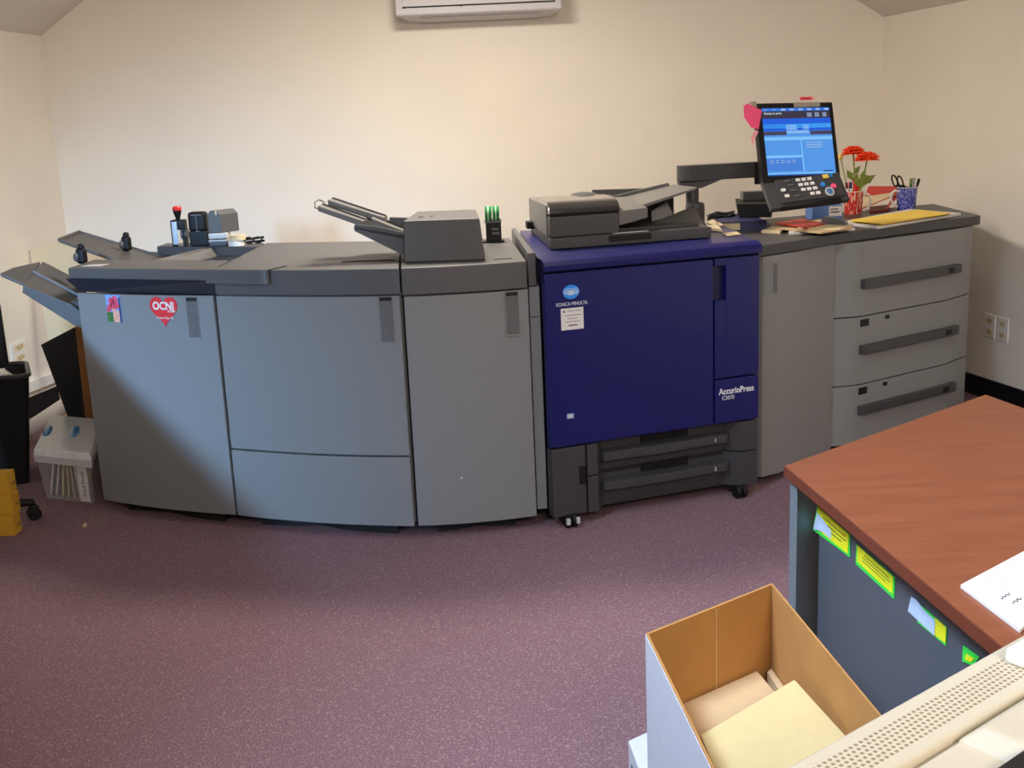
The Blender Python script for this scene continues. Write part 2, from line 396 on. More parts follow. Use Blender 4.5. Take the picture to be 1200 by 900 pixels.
# lid: front bar, rear ledge, valley between
S0 = at(79, 314, ZT); S1 = V((L1.x - .012, L1.y - .012, ZT))
fr1 = affine(V((S0.x, S0.y, 0)), (S1.x - S0.x, S1.y - S0.y, 0), (L1ra.x - S1.x, L1r.y - S1.y, 0), (0, 0, 1))   # unit square over the lid
lid = MB(fr1); lid.box((0, 0, 1.02), (1, .30, ZT), .008)
lid.hexa([(.02, .30, 1.02), (1, .30, 1.02), (1, .32, 1.02), (.05, .32, 1.02), (.02, .30, 1.052), (1, .30, 1.052), (1, .32, 1.052), (.05, .32, 1.052)])
obj('lid', lid, M['dark'], fin)
mb = MB(fr1); mb.box((.18, .84, 1.0), (1, 1.0, ZT), .006); obj('rear_ledge', mb, M['dark'], fin)
mb = MB(fr1); mb.poly([(.08, .31, .985), (1, .31, .985), (1, .84, .975), (.18, .84, .975)], [(0, 1, 2, 3)]); obj('valley_floor', mb, M['dark2'], fin)
mb = MB(fr1)   # raised spine that runs from the front bar to the rear ledge, and the hopper beside it
mb.hexa([(.30, .31, .98), (.58, .31, .98), (.72, .85, .98), (.54, .85, .98), (.36, .31, 1.05), (.48, .31, 1.05), (.66, .85, 1.062), (.60, .85, 1.062)]); obj('spine', mb, M['adf'], fin)
# wing of the lid that reaches over the next unit
mb = MB(); w0, w1 = V((L1.x - .01, L1.y - .016)), V((L1.x + .245, L1.y - .125)); d = (w1 - w0).normalized(); n = V((d.y, -d.x))
pts = [w0 + n * .012 - n * .0, w1 - d * .05 + n * .012]
pts += [w1 - d * .012 + n * .010, w1 + n * .002, w1 + d * .004 - n * .008]
ptt = pts + [w1 - n * .12, w0 - n * .12]; pts += [w1 - d * .01 + n * .003, w0 + n * .003]
pts = [p + n * .02 for p in pts]; ptt = [p + n * (.012 if i < len(ptt) - 2 else 0) for i, p in enumerate(ptt)]
mb.prism([(p.x, p.y, 1.016) for p in pts], (0, 0, ZT + .001 - 1.016)); mb.prism([(p.x, p.y, ZT + .001) for p in ptt], (0, 0, .003)); obj('lid_wing', mb, M['dark'], fin)
mb = MB(fr1); mb.hexa([(.06, .05, ZT), (.2, .06, ZT), (.22, .14, ZT), (.1, .12, ZT), (.06, .05, ZT + .001), (.2, .06, ZT + .001), (.22, .14, ZT + .001), (.1, .12, ZT + .001)]); obj('indicator_strip', mb, M['lip'], fin)
# near output tray
def plate4(a, b, c, d, th, mb=None, bev=.004):
    mb = mb or MB(); t = V((0, 0, -th)); P = [V(a), V(b), V(c), V(d)]
    return mb.hexa([p + t for p in P] + P, bev, 2)
Yt0, Yt1 = 4.72, 5.12
ta, tb, tc_, td = atY(27, 334, Yt0), atY(99, 372, Yt0), atY(101, 332, Yt1), atY(50, 306, Yt1)
trA = obj('output_tray', plate4(ta, tb, tc_, td, .015), M['dark'], fin)
mb = MB(); a, b, b2, c2, c, a2 = atY(27, 334, Yt0 - .012), atY(82, 356, Yt0 - .012), atY(99, 369, Yt0 - .012), atY(99, 384, Yt0 - .012), atY(88, 382, Yt0 - .012), atY(26, 343, Yt0 - .012)
mb.prism([a, b, b2, c2, c, a2], (0, .015, 0), .002); obj('tray_skirt', mb, M['dark'], trA)
mb = MB(); mb.tube([ta.lerp(td, .5) + V((0, 0, .004)), tb.lerp(tc_, .5) + V((0, 0, .004))], .009, 8); obj('tray_rib', mb, M['plate'], trA)
ea, eb, ec, ed = atY(0, 320, Yt0 + .05), atY(29, 333, Yt0 + .05), atY(47, 306.5, Yt1 - .02), atY(14, 314, Yt1 - .08)
obj('tray_extension', plate4(ea, eb, ec, ed, .014), M['dark'], trA)
mb = MB(); mb.hexa([atY(84, 357, Yt0 + .02), atY(100, 362, Yt0 + .02), atY(100, 352, Yt0 + .1), atY(92, 352, Yt0 + .1), atY(83, 353, Yt0 + .02), atY(100, 352, Yt0 + .02), atY(100, 346, Yt0 + .1), atY(92, 347, Yt0 + .1)]); obj('tray_wedge', mb, M['dark2'], trA)
# far output tray reaching up out of the valley
fa, fb, fc, fd = atY(70, 281, 5.35), atY(150, 309, 5.12), atY(196, 303, 5.45), atY(93, 272, 5.66)
trB = obj('output_tray', plate4(fa, fb, fc, fd, .016), M['dark'], fin)
mb = MB(); mb.tube([fa + V((0, 0, -.004)), fb + V((0, 0, -.004))], .009, 8); mb.tube([fd, fc], .008, 8); obj('tray_edge', mb, M['plate'], trB)
mb = MB(); mb.tube([fa, fd], .01, 8); obj('tray_stop', mb, M['dark2'], trB)
for px, py, yy in ((96, 306, 4.98), (148.5, 291, 5.42)):
    q = atY(px, py, yy); s = .0037
    mb = MB(); mb.box((q.x - .02, q.y - .02, q.z - .012), (q.x + .024, q.y + .02, q.z + .06), .015, 4); mb.box((q.x - .012, q.y - .012, q.z + .05), (q.x + .018, q.y + .014, q.z + .078), .012, 4)
    g = obj('paper_stop', mb, M['black'], fin)
    mb = MB(); mb.ball(q + V((-.016, -.022, .02)), (.012, .012, .02)); obj('stop_clip', mb, M['dark'], g)

# postcard magnet and heart magnet on the door
def door_fr(line, px, py, off=.0155):
    best = None
    for i in range(len(line) - 1):
        a, b = line[i], line[i + 1]; n = V((b.y - a.y, -(b.x - a.x), 0)).normalized()
        o = V((a.x, a.y, 0)) + n * off
        p = onplane(px, py, o, n); t = (p.xy - a).dot(b - a) / (b - a).length_squared
        if best is None or abs(t - .5) < best[0]: best = (abs(t - .5), p, frame(a, b))
    f = best[2].copy(); f.translation = best[1]; return f
f = door_fr(lineA, 133, 361.5, .0195)
pc = obj('postcard_magnet', MB(f).box((-.038, -.0, -.056), (.038, .004, .056)), M['magsky'], None); tag(pc, 'small postcard magnet of pink blossom and houses on the left grey door', 'magnet')
mb = MB(f)
for x, z, r in ((-.008, .03, .016), (.012, .036, .017), (.002, .012, .02), (-.02, .004, .014), (-.028, -.008, .01), (.02, .012, .014)): mb.lathe((x, -.0006, z), [(r, 0), (r, .001)], 14, (0, 1, 0))
obj('blossom_print', mb, M['magpink'], pc)
mb = MB(f); mb.box((-.038, -.0009, -.056), (-.004, .0005, -.016)); obj('foliage_print', mb, M['maggreen'], pc)
mb = MB(f); mb.box((-.004, -.0009, -.056), (.030, .0005, -.008)); mb.box((-.01, -.0008, -.01), (.01, .0005, 0.0)); obj('house_print', mb, M['magcream'], pc)
mb = MB(f); mb.box((.032, -.001, -.056), (.038, .0005, .046)); obj('dark_border', mb, M['navy'], pc)
f = door_fr(lineA, 192, 365, .0185)
hp = []
for k in range(48):
    t = 2 * math.pi * k / 48; hp.append((.0042 * 16 * math.sin(t) ** 3 * .98, 0, .0042 * (13 * math.cos(t) - 5 * math.cos(2 * t) - 2 * math.cos(3 * t) - math.cos(4 * t)) + .008))
hm = obj('heart_magnet', MB(f).prism(hp, (0, .003, 0)), M['heart']); tag(hm, 'red heart magnet reading OCNJ on the left grey door', 'magnet')
def tfr(f, x, z, y=-.0004):
    g = f.copy(); g.translation = f @ V((x, y, z)); return g
text('heading_lettering', 'OCNJ', tfr(f, 0, .021), .045, M['white'], hm, sx=.9, bold=.0014)
text('domain_lettering', '.com', tfr(f, .036, .003), .02, M['white'], hm)
text('town_lettering', 'Ocean City, NJ', tfr(f, 0, -.026), .0135, M['white'], hm)

# ---- module 2: wide middle unit
mid = thing('finishing_unit', 'widest grey finishing unit with a bowed drawer front below its door', 'printer unit', (-.8, 4.8, 0))
unit_body(mid, lineB, [L2ra, L1rb], .055, .96, M['door'])
dB = obj('door', strip(MB(), lineB, -.006, .014, .338, .962, .004, .004, .003), M['door'], mid)
handle_plate(dB, lineB, .925, .787, .958)
obj('drawer', strip(MB(), lineB, -.006, .016, .05, .331, .004, .004, .003), M['door'], mid)
mb = MB(); mb.prism([(p.x, p.y, .966) for p in [q + V((0, -.018)) for q in lineB]] + [(L2ra.x, L2r.y, .966), (L1rb.x, L1r.y, .966)], (0, 0, ZT - .966), .006); lidB = obj('lid', mb, M['dark'], mid)
q0, q1, q2, q3 = at(400, 306, ZT + .001), at(462, 304, ZT + .001), at(462, 305.2, ZT + .001), at(400, 307.2, ZT + .001)
mb = MB(); mb.prism([q0, q1, q2, q3], (0, 0, .001)); obj('lid_seam', mb, M['gap'], lidB)

# ---- module 3: right-hand unit with sheet inserter
ins = thing('inserter_unit', 'grey unit left of the blue press, topped by a sheet inserter', 'printer unit', (-.15, 4.7, 0))
unit_body(ins, lineC, [L3r, L2rb], .055, .96, M['door'])
dC = obj('door', strip(MB(), lineC, -.006, .014, .05, .957, .004, .002, .003), M['door'], ins)
handle_plate(dC, lineC, .86, .79, .952)
mb = MB(); mb.prism([(p.x, p.y, .962) for p in [q + V((0, -.018)) for q in lineC]] + [(L3r.x, L3r.y, .962), (L2rb.x, L2r.y, .962)], (0, 0, ZT - .962), .006); lidC = obj('lid', mb, M['dark'], ins)
mb = MB(); q = [at(578, 304.5, ZT + .0005), at(600, 303.2, ZT + .0005), at(600, 302.2, ZT + .0005), at(578, 303.5, ZT + .0005)]; mb.prism(q, (0, 0, .001)); obj('lid_label', mb, M['gap'], lidC)
mb = MB(door_fr(lineC, 541, 560)); mb.box((-.004, 0, -.004), (.004, .001, .004)); obj('scuff_mark', mb, M['lip'], dC)
# the inserter head
i0 = at(474, 308, ZT); i1 = at(569, 305, ZT); hz = .16
i2 = at(484, 248, ZT + hz); i2 = V((i2.x, i2.y, ZT))
fi = affine(i0, i1 - i0, V((.03 * 0 + (i2 - i0).x, (i2 - i0).y, 0)), (0, 0, 1))
mb = MB(fi); pts = [(0, 0, .001), (1, 0, .001), (.945, .0, hz), (.015, .0, hz)]
mb.hexa([(0, 0, .001), (1, 0, .001), (.94, .92, .001), (.02, .92, .001), (.012, .02, hz), (.95, .02, hz), (.86, 1, hz), (.05, 1, hz)], .006)
head = obj('inserter_head', mb, M['dark'], ins)
mb = MB(fi); mb.box((.16, .3, hz - .002), (.22, .4, hz + .001)); mb.box((.315, .3, hz - .002), (.34, .44, hz + .001)); obj('indicator', mb, M['gap'], head)
# its feed tray
mb = MB(fi); mb.hexa([(-.62, .1, .132), (.02, .1, .085), (.02, .75, .085), (-.62, .75, .132), (-.62, .1, .142), (.02, .1, .098), (.02, .75, .098), (-.62, .75, .142)]); tray = obj('inserter_tray', mb, M['dark2'], ins)
for v in (.1, .75):
    mb = MB(fi); mb.prism([(-.62, v, .125), (-.61, v, .15), (-.35, v, .14), (.01, v, .11), (.01, v, .018)], (0, .03, 0)); obj('tray_side', mb, M['dark'], tray)
for k, (v0, v1, u0, zz, ux) in enumerate(((.14, .36, -1.07, .205, -.5), (.44, .70, -1.02, .218, -.3))):
    mb = MB(fi); mb.hexa([(u0, v0, zz), (ux, v0, .135), (ux, v1, .135), (u0, v1, zz), (u0, v0, zz + .022), (ux, v0, .16), (ux, v1, .16), (u0, v1, zz + .022)], .003); e = obj('tray_extension', mb, M['adf'], tray)
    mb = MB(fi); mb.tube([(u0 + .03, (v0 + v1) / 2, zz + .025), (ux, (v0 + v1) / 2, .163)], .004, 6); obj('extension_rail', mb, M['dark2'], e)
mb = MB(fi); mb.hexa([(-.42, .2, .14), (-.02, .2, .105), (-.02, .34, .105), (-.42, .34, .14), (-.42, .2, .168), (-.02, .2, .112), (-.02, .34, .112), (-.42, .34, .168)]); obj('side_guide', mb, M['adf'], tray)
mb = MB(fi); mb.hexa([(-.25, .55, .12), (-.0, .55, .105), (-.0, .62, .105), (-.25, .62, .12), (-.25, .55, .155), (-.0, .55, .15), (-.0, .62, .15), (-.25, .62, .155)]); obj('side_guide', mb, M['dark'], tray)
mb = MB(); mb.tube([fi @ V(p) for p in ((-1.05, .15, .212), (-1.11, .16, .218), (-1.12, .2, .238), (-1.09, .3, .245), (-1.03, .34, .232))], .0028, 6); obj('wire_stop', mb, M['steel'], tray)

# ---- narrow link between the grey line and the press
rel = thing('relay_unit', 'narrow grey relay unit squeezed beside the left flank of the blue press', 'printer unit', (.1, 4.7, 0))
fr = frame(V((.078, 4.225)), V((.146, 4.245)))
mb = MB(); rp_ = [V((.080, 4.203)), V((.110, 4.212)), V((.048, 5.39)), V((.030, 5.34))]
mb.prism([(p.x, p.y, .965) for p in rp_], (0, 0, 1.092 - .965), .004); obj('cap', mb, M['dark'], rel)
mb = MB(); mb.prism([(.080, 4.206, .07), (.1195, 4.216, .07), (.058, 5.39, .07), (.030, 5.34, .07)], (0, 0, .892)); bd = obj('body', mb, M['door'], rel)
mb = MB(); mb.prism([(.081, 4.2055, .845), (.119, 4.2152, .845), (.119, 4.222, .845), (.081, 4.212, .845)], (0, 0, .003)); obj('panel_seam', mb, M['gap'], bd)
mb = MB(); mb.box((.07, 4.35, 0), (.095, 5.0, .072)); obj('foot', mb, M['black'], rel)

# ---- the blue press
PW = (B1 - B0).length
pr = thing('printing_press', 'royal blue digital printing press with black paper drawers and document feeder', 'printer', (.58, 4.8, 0))
fp = frame(B0, B1)
inv = fp.inverted()
def pl(px, py, off=0.0):
    p = onplane(px, py, fp @ V((0, off, 0)), (fp.to_3x3() @ V((0, 1, 0)))); return inv @ p
rB1, rB0 = inv @ V((B1r.x, B1r.y, 0)), inv @ V((B0r.x, B0r.y, 0))
mb = MB(fp); mb.prism([(0.004, .03, .33), (PW - .004, .03, .33), (rB1.x, rB1.y, .33), (rB0.x, rB0.y, .33)], (0, 0, .69)); obj('body', mb, M['blue'], pr)
mb = MB(fp); mb.prism([(0.02, .09, .05), (PW - .02, .09, .05), (rB1.x - .02, rB1.y - .02, .05), (rB0.x + .02, rB0.y - .02, .05)], (0, 0, .285)); obj('base_body', mb, M['base'], pr)
# rounded cover
mb = MB(); prof = [(.0, 1.022), (-.012, 1.026), (-.014, 1.045), (-.006, 1.06), (.02, 1.071), (.05, 1.073)]
vs = []; n = len(prof)
for x in (-.004, PW + .004):
    vs += [fp @ V((x, y, z)) for y, z in prof]
top_r = [fp @ V((rB0.x - .004, rB0.y, 1.073)), fp @ V((rB0.x - .004, rB0.y, 1.022)), fp @ V((rB1.x + .004, rB1.y, 1.073)), fp @ V((rB1.x + .004, rB1.y, 1.022))]
vs += top_r
fcs = [(i, i + 1, n + i + 1, n + i) for i in range(n - 1)] + [(n - 1, 2 * n, 2 * n + 2, 2 * n - 1), (2 * n, 2 * n + 1, 2 * n + 3, 2 * n + 2), tuple(list(range(n - 1, -1, -1)) + [2 * n + 1, 2 * n]), tuple(list(range(n, 2 * n)) + [2 * n + 2, 2 * n + 3]), (0, n, 2 * n + 3, 2 * n + 1)]
mb.poly(vs, fcs); obj('top_cover', mb, M['blue'], pr)
mb = MB(fp); XS = .775 * PW
mb.box((0, 0, .334), (XS - .003, .03, 1.016), .006); mdoor = obj('main_door', mb, M['blue'], pr)
mb = MB(fp); mb.box((XS + .003 + .052, 0, .525), (PW, .03, 1.016), .005)
mb.box((XS + .003, 0, .525), (XS + .056, .03, .845), .003); mb.box((XS + .003, 0, .985), (XS + .056, .03, 1.016), .003)
rdoor = obj('side_door', mb, M['blue'], pr)
mb = MB(fp); mb.box((XS + .004, .024, .845), (XS + .055, .03, .985)); obj('grip_recess', mb, M['blue2'], rdoor)
mb = MB(fp); mb.box((XS + .004, -.004, .838), (XS + .05, .012, .847), .002); obj('grip_lip', mb, M['blue'], rdoor)
mb = MB(fp); mb.box((XS + .003, 0, .334), (PW, .03, .519), .005); lp = obj('name_panel', mb, M['blue'], pr)
g = fp.copy(); g.translation = fp @ V((XS + .105, -.001, .468)); text('lettering', 'AccurioPress', g, .036, M['goldtext'], lp, sx=.86, bold=.0009)
g = fp.copy(); g.translation = fp @ V((XS + .065, -.001, .440)); text('model_lettering', 'C3070', g, .024, M['goldtext'], lp, sx=.9)
# globe emblem with banding, maker's lettering
e = pl(669, 342); ef = fp.copy(); ef.translation = fp @ V((e.x, 0, e.z))
mb = MB(ef); mb.fr = ef @ Matrix.Diagonal((1.25, 1, 1, 1)); mb.lathe((0, -.002, 0), [(.027, 0), (.027, .003)], 32, (0, 1, 0)); em = obj('emblem', mb, M['logo1'], mdoor)
mb = MB(ef)
for z, h, w in ((.012, .002, .028), (.006, .003, .031), (-.001, .004, .032), (-.007, .003, .028)): mb.box((-w, -.003, z - h / 2), (w, -.001, z + h / 2))
mb.box((-.012, -.0032, -.012), (.012, -.001, .004)); obj('emblem_band', mb, M['logo2'], em)
e = pl(670, 356); g = fp.copy(); g.translation = fp @ V((e.x, -.001, e.z)); text('maker_lettering', 'KONICA MINOLTA', g, .0195, M['goldtext'], mdoor, sx=.78)
# service sticker
a, b = pl(657, 363), pl(684, 383.5)
st = obj('service_sticker', MB(fp).box((a.x, -.0012, b.z - .004), (b.x, 0.0, a.z + .003)), M['white'], mdoor)
mb = MB(fp); w = b.x - a.x; h = a.z - b.z
for k in range(5):
    x0 = a.x + w * (.28, .15, .28, .22, .33)[k]; x1 = a.x + w * (.92, .9, .74, .84, .72)[k]; z = a.z - h * (.12, .34, .5, .66, .86)[k]
    mb.box((x0, -.0016, z), (x1, -.0008, z + (.002 if k < 4 else .005)))
obj('printed_lines', mb, M['plate'], st)
mb = MB(fp); mb.lathe((a.x + w * .14, -.0018, a.z - h * .12), [(.004, 0), (.004, .001)], 12, (0, 1, 0)); obj('sticker_emblem', mb, M['navy'], st)
a = pl(668.5, 487.5); mb = MB(fp); mb.box((a.x - .016, -.0008, a.z - .011), (a.x + .016, .001, a.z + .011)); obj('small_label', mb, M['sblue'], mdoor)
mb = MB(fp); mb.box((a.x - .013, -.0012, a.z - .008), (a.x + .011, .001, a.z + .008)); obj('small_label_print', mb, M['lip'], mdoor)
# black base with two paper drawers
mb = MB(fp); mb.box((0.004, 0, .048), (.15, .05, .328), .006); lc = obj('left_column', mb, M['base'], pr)
mb = MB(fp); mb.box((.118, -.002, .17), (.148, .002, .245), .002); obj('latch', mb, M['black'], lc)
for z0, z1 in ((.048, .196), (.201, .328)):
    mb = MB(fp); mb.prism([(.156, .0, z0), (.20, .0, z0), (.25, .065, z0), (.25, .1, z0), (.156, .1, z0)], (0, 0, z1 - z0), .002); obj('left_jamb', mb, M['base'], pr)
    mb = MB(fp); mb.prism([(.80, .065, z0), (.86, .0, z0), (PW - .004, .0, z0), (PW - .004, .1, z0), (.80, .1, z0)], (0, 0, z1 - z0), .002); obj('right_column', mb, M['base'], pr)
for k, (zl, num) in enumerate(((.263, '1'), (.140, '2'))):
    mb = MB(fp); mb.box((.246, .062, zl - .085), (.805, .1, zl + .062), .003); dr = obj('paper_drawer', mb, M['base'], pr)
    lp_ = [(.225, .05), (.235, .012), (.5, .002), (.80, .012), (.825, .05)]
    mb = MB(fp); mb.prism([(x, y, zl - .018) for x, y in lp_] + [(.825, .07, zl - .018), (.225, .07, zl - .018)], (0, 0, .036), .004); obj('drawer_lip', mb, M['base'], dr)
    mb = MB(fp); mb.box((.42, .058, zl + .022), (.64, .066, zl + .056), .002); obj('grip_pocket', mb, M['black'], dr)
    g = fp.copy(); g.translation = fp @ V((.74, .0065, zl + .001)); text('tray_number', num, g, .024, M['goldtext'], dr)
mb = MB(fp); mb.box((.24, .075, .04), (.81, .1, .06)); obj('base_skirt', mb, M['base'], pr)
for x in (.075, PW - .09):
    mb = MB(fp); mb.lathe((x - .022, .0, .028), [(.026, 0), (.028, .004), (.028, .014), (.026, .018)], 18, (1, 0, 0)); mb.lathe((x + .006, .0, .028), [(.026, 0), (.028, .004), (.028, .014), (.026, .018)], 18, (1, 0, 0)); mb.box((x - .02, -.012, .024), (x + .02, .035, .052)); ca = obj('caster', mb, M['black'], pr)
    if x < .2:
        for dx in (-.024, .018):
            mb = MB(fp); mb.box((x + dx - .003, -.032, .022), (x + dx + .011, -.018, .046), .001); obj('caster_brake', mb, M['lip'], ca)

# document feeder on top of the press
z0 = 1.075
a0 = at(645, 293, z0); a1 = at(834, 278.5, z0); a2 = at(622, 272, z0); 
a3 = V((a1.x - .02, 5.09, 0)); fa_ = Bil(a0, a1, a2, a3, a0.z)
mb = MB(fa_); mb.box((0, 0, 0), (1, 1, .045), .006); adf = obj('document_feeder', mb, M['adfd'], pr)
mb = MB(fa_); mb.box((.355, -.008, .016), (.615, .01, .04), .002); obj('feeder_grip', mb, M['gap'], adf)
mb = MB(fa_); mb.box((0, 0.01, .046), (.42, 1, .13), .008); obj('feed_housing', mb, M['adfd'], adf)
# rounded glossy cap
def capsec(v0, v1, u0, u1, zb, zt, r, m, nm):
    mb = MB(fa_); n = 5; prof = [(v0, zb)]
    for k in range(n + 1):
        t = k / n * math.pi / 2; prof.append((v0 + r * (1 - math.cos(t)), zt - .045 + .045 * math.sin(t)))
    prof += [(v1, zt), (v1, zb)]
    mb.prism([(u0, v, z) for v, z in prof], (u1 - u0, 0, 0), .006); return obj(nm, mb, m, adf)
capsec(.0, .55, .0, .425, .14, .185, .16, M['gloss'], 'glossy_cap')
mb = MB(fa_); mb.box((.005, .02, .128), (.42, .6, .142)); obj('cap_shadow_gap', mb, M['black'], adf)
mb = MB(fa_); mb.hexa([(-.005, .10, .044), (.03, .10, .044), (.03, 1, .044), (-.005, 1, .044), (-.005, .10, .172), (.03, .10, .176), (.03, 1, .168), (-.005, 1, .16)], .004); obj('feeder_flank', mb, M['adf'], adf)
mb = MB(fa_); mb.hexa([(0, .45, .13), (.52, .45, .13), (.48, 1, .13), (0, 1, .13), (.0, .45, .182), (.45, .45, .186), (.40, 1, .165), (.03, 1, .165)], .008); obj('feeder_lid', mb, M['adf'], adf)
mb = MB(fa_); mb.ball((.30, .62, .176), (.09, .14, .02)); obj('lid_bump', mb, M['adfd'], adf)
mb = MB(fa_); mb.hexa([(.42, .02, .075), (.60, .02, .10), (.60, .5, .10), (.42, .5, .075), (.42, .02, .135), (.60, .02, .142), (.56, .5, .172), (.42, .5, .172)], .005); obj('feed_throat', mb, M['adf'], adf)
mb = MB(fa_); mb.hexa([(.56, .14, .13), (.955, .30, .195), (.90, .92, .195), (.52, .9, .13), (.56, .14, .145), (.955, .30, .205), (.90, .92, .205), (.52, .9, .148)], .003); it = obj('input_tray', mb, M['adf'], adf)
mb = MB(fa_); mb.hexa([(.50, .86, .14), (.88, .9, .19), (.88, .95, .19), (.50, .95, .14), (.50, .86, .158), (.86, .9, .212), (.86, .95, .212), (.50, .95, .16)]); obj('tray_guide', mb, M['adfd'], it)
mb = MB(fa_); mb.box((.42, .1, .045), (.93, .95, .06), .003); obj('exit_floor', mb, M['dark2'], adf)
mb = MB(fa_); mb.hexa([(.62, .12, .05), (.99, .08, .045), (.99, .9, .045), (.62, .9, .05), (.64, .3, .052), (.965, .12, .05), (.96, .5, .118), (.80, .56, .075)], .003); obj('exit_ramp', mb, M['adf'], adf)
mb = MB(fa_); mb.hexa([(.70, .5, .05), (.86, .5, .05), (.86, .8, .05), (.70, .8, .05), (.70, .52, .105), (.80, .54, .145), (.80, .62, .145), (.70, .62, .105)], .003); obj('exit_fin', mb, M['adf'], adf)
mb = MB(fa_); mb.box((.4, .96, .045), (.9, 1, .19)); obj('rear_panel', mb, M['adfd'], adf)
for v in (.78,): 
    mb = MB(fa_); mb.box((-.045, v, .03), (0, v + .1, .062), .003); obj('hinge', mb, M['gap'], adf)
mb = MB(fa_); mb.box((.38, .002, .0455), (.60, .05, .048)); obj('paper_scale', mb, M['lip'], adf)

card = [at(852, 277, 1.0755), at(868, 275, 1.0755), at(863, 272, 1.0755), at(847, 274, 1.0755)]
o = obj('index_card', MB().prism(card, (0, 0, .003)), M['cream']); tag(o, 'small cream card lying on the right end of the blue press cover', 'card')

# ---- paper feeder cabinet on the right
pf = thing('paper_feeder_cabinet', 'grey paper feed cabinet with three wide drawers at the right end of the line', 'printer unit', (1.7, 5.4, 0))
ZW = 1.043
T1w = (T1 - T0).length; f2 = frame(T0, T1); f3 = frame(T1, T2); W3 = (T2 - T1).length
mb = MB(); mb.prism([(p.x, p.y, .055) for p in (T0 + V((.02, .05)), T1 + V((0, .06)), T2 + V((-.005, .05)), T2r, T0r)], (0, 0, .94)); obj('body', mb, M['dark2'], pf)
mb = MB(); mb.prism([(p.x, p.y, .0) for p in (T0 + V((.06, .16)), T1 + V((0, .14)), T2 + V((-.06, .12)), T2r + V((-.06, -.06)), T0r + V((.06, -.06)))], (0, 0, .056)); obj('plinth', mb, M['gap'], pf)
mb = MB(); mb.prism([(p.x, p.y, .998) for p in (T0 + V((-.025, -.03)), T0.lerp(T1, .5) + V((.01, -.03)), T1 + V((.008, -.03)), T2 + V((.02, -.02)), T2r + V((.01, 0)), T0r)], (0, 0, ZW - .998), .006); obj('worktop', mb, M['dark2'], pf)
mb = MB(f2); mb.prism([(0, .03, .04), (.005, .0, .04), (.10, -.022, .04), (T1w - .004, -.004, .04), (T1w - .004, .05, .04), (0, .05, .04)], (0, 0, .955), .003); fd_ = obj('door', mb, M['doorR'], pf)
mb = MB(f2); mb.hexa([(.012, -.0045, .835), (.075, -.019, .835), (.075, -.008, .835), (.012, .006, .835), (.012, -.0045, .965), (.075, -.019, .965), (.075, -.008, .965), (.012, .006, .965)]); hdl = obj('door_handle', mb, M['door'], fd_)
mb = MB(f2); mb.hexa([(.058, -.0165, .838), (.078, -.0215, .838), (.078, -.008, .838), (.058, .0, .838), (.058, -.0165, .962), (.078, -.0215, .962), (.078, -.008, .962), (.058, .0, .962)]); obj('handle_grip', mb, M['plate'], hdl)
rows = ((.656, .993), (.336, .651), (.05, .331))
for k, (za, zb) in enumerate(rows):
    mb = MB(f3); pr_ = [(.004, .008), (.035, -.005), (.125, -.045), (.745 * W3, -.045), (W3 - .03, .0), (W3, .01), (W3, .05), (.004, .05)]
    mb.prism([(x, y, za) for x, y in pr_], (0, 0, zb - za), .003); dw = obj('drawer', mb, M['doorR'], pf)
    zc = za + (.148 if k == 0 else .165)
    hp_ = [(.125, -.0455), (.13, -.066), (.16, -.074), (.80 * W3, -.074), (.825 * W3, -.066), (.83 * W3, -.035), (.755 * W3, -.0455)]
    mb = MB(f3); mb.prism([(x, y, zc - .021) for x, y in hp_], (0, 0, .042), .003); hb = obj('drawer_handle', mb, M['dark2'], dw)
    mb = MB(f3); mb.box((.71 * W3, -.0755, zc - .013), (.755 * W3, -.072, zc + .013)); obj('handle_badge', mb, M['black'], hb)
    if k:
        mb = MB(f3); mb.box((.13, -.0465, zb - .045), (.19, -.04, zb - .012)); obj('indicator_window', mb, M['black'], dw)
        mb = MB(f3); mb.box((.305, -.0465, zb - .03), (.335, -.04, zb - .012)); obj('indicator_lamp', mb, M['black'], dw)
    else:
        mb = MB(f3); mb.box((.13, -.047, zb - .10), (.74 * W3, -.0445, zb - .006)); obj('name_panel', mb, M['doorR'], dw)
#PART2
# ------------------------------------------------------------------ touchscreen console on its swing arm
con = thing('touchscreen_console', 'touchscreen console on a swing arm above the right end of the press', 'control panel', (.85, 5.28, 1.073))
q = atY(813, 225, 5.19); colx = q.x; coly = 5.16
mb = MB(); mb.lathe((colx, coly, 1.074), [(.044, 0), (.044, .10), (.04, .112), (.03, .116)], 24); obj('column_base', mb, M['dark2'], con)
p0 = atY(806, 204, 5.14); p1 = atY(895, 201, 5.20)
mb = MB(); mb.lathe((colx - .012, coly, 1.18), [(.03, 0), (.03, p0.z - 1.18)], 16); obj('column', mb, M['dark2'], con)
az0, az1 = atY(800, 218, 5.12).z, atY(800, 194, 5.12).z; xl = atY(793, 205, 5.12).x
mb = MB(); arm = []
cx = xl + .055
for k in range(13):
    t = math.pi / 2 + math.pi * k / 12; arm.append((cx + .055 * math.cos(t), 5.12 + .055 * math.sin(t)))
arm += [(p1.x, 5.17), (p1.x, 5.25)]
mb.prism([(x, y, az0 + .022) for x, y in arm], (0, 0, az1 - az0 - .022), .003)
mb.prism([(xl + .006, 5.1, az0 + .022), (xl + .20, 5.1, az0 + .022), (xl + .11, 5.1, az0 - .012), (xl + .01, 5.1, az0 - .01)], (0, .06, 0), .003)
obj('swing_arm', mb, M['dark2'], con)
BL, BR, TR, TL = atY(894, 214, 5.02), atY(985.5, 211, 5.10), atY(972, 120.5, 5.22), atY(884.5, 121, 5.14)
ex = BR - BL; ez = TL - BL; n_ = ex.cross(ez).normalized()
if n_.y < 0: n_ = -n_
fm = affine(BL, ex, n_, ez)
mb = MB(fm); mb.box((0, 0, 0), (1, .035, 1), .004); mon = obj('monitor', mb, M['black'], con)
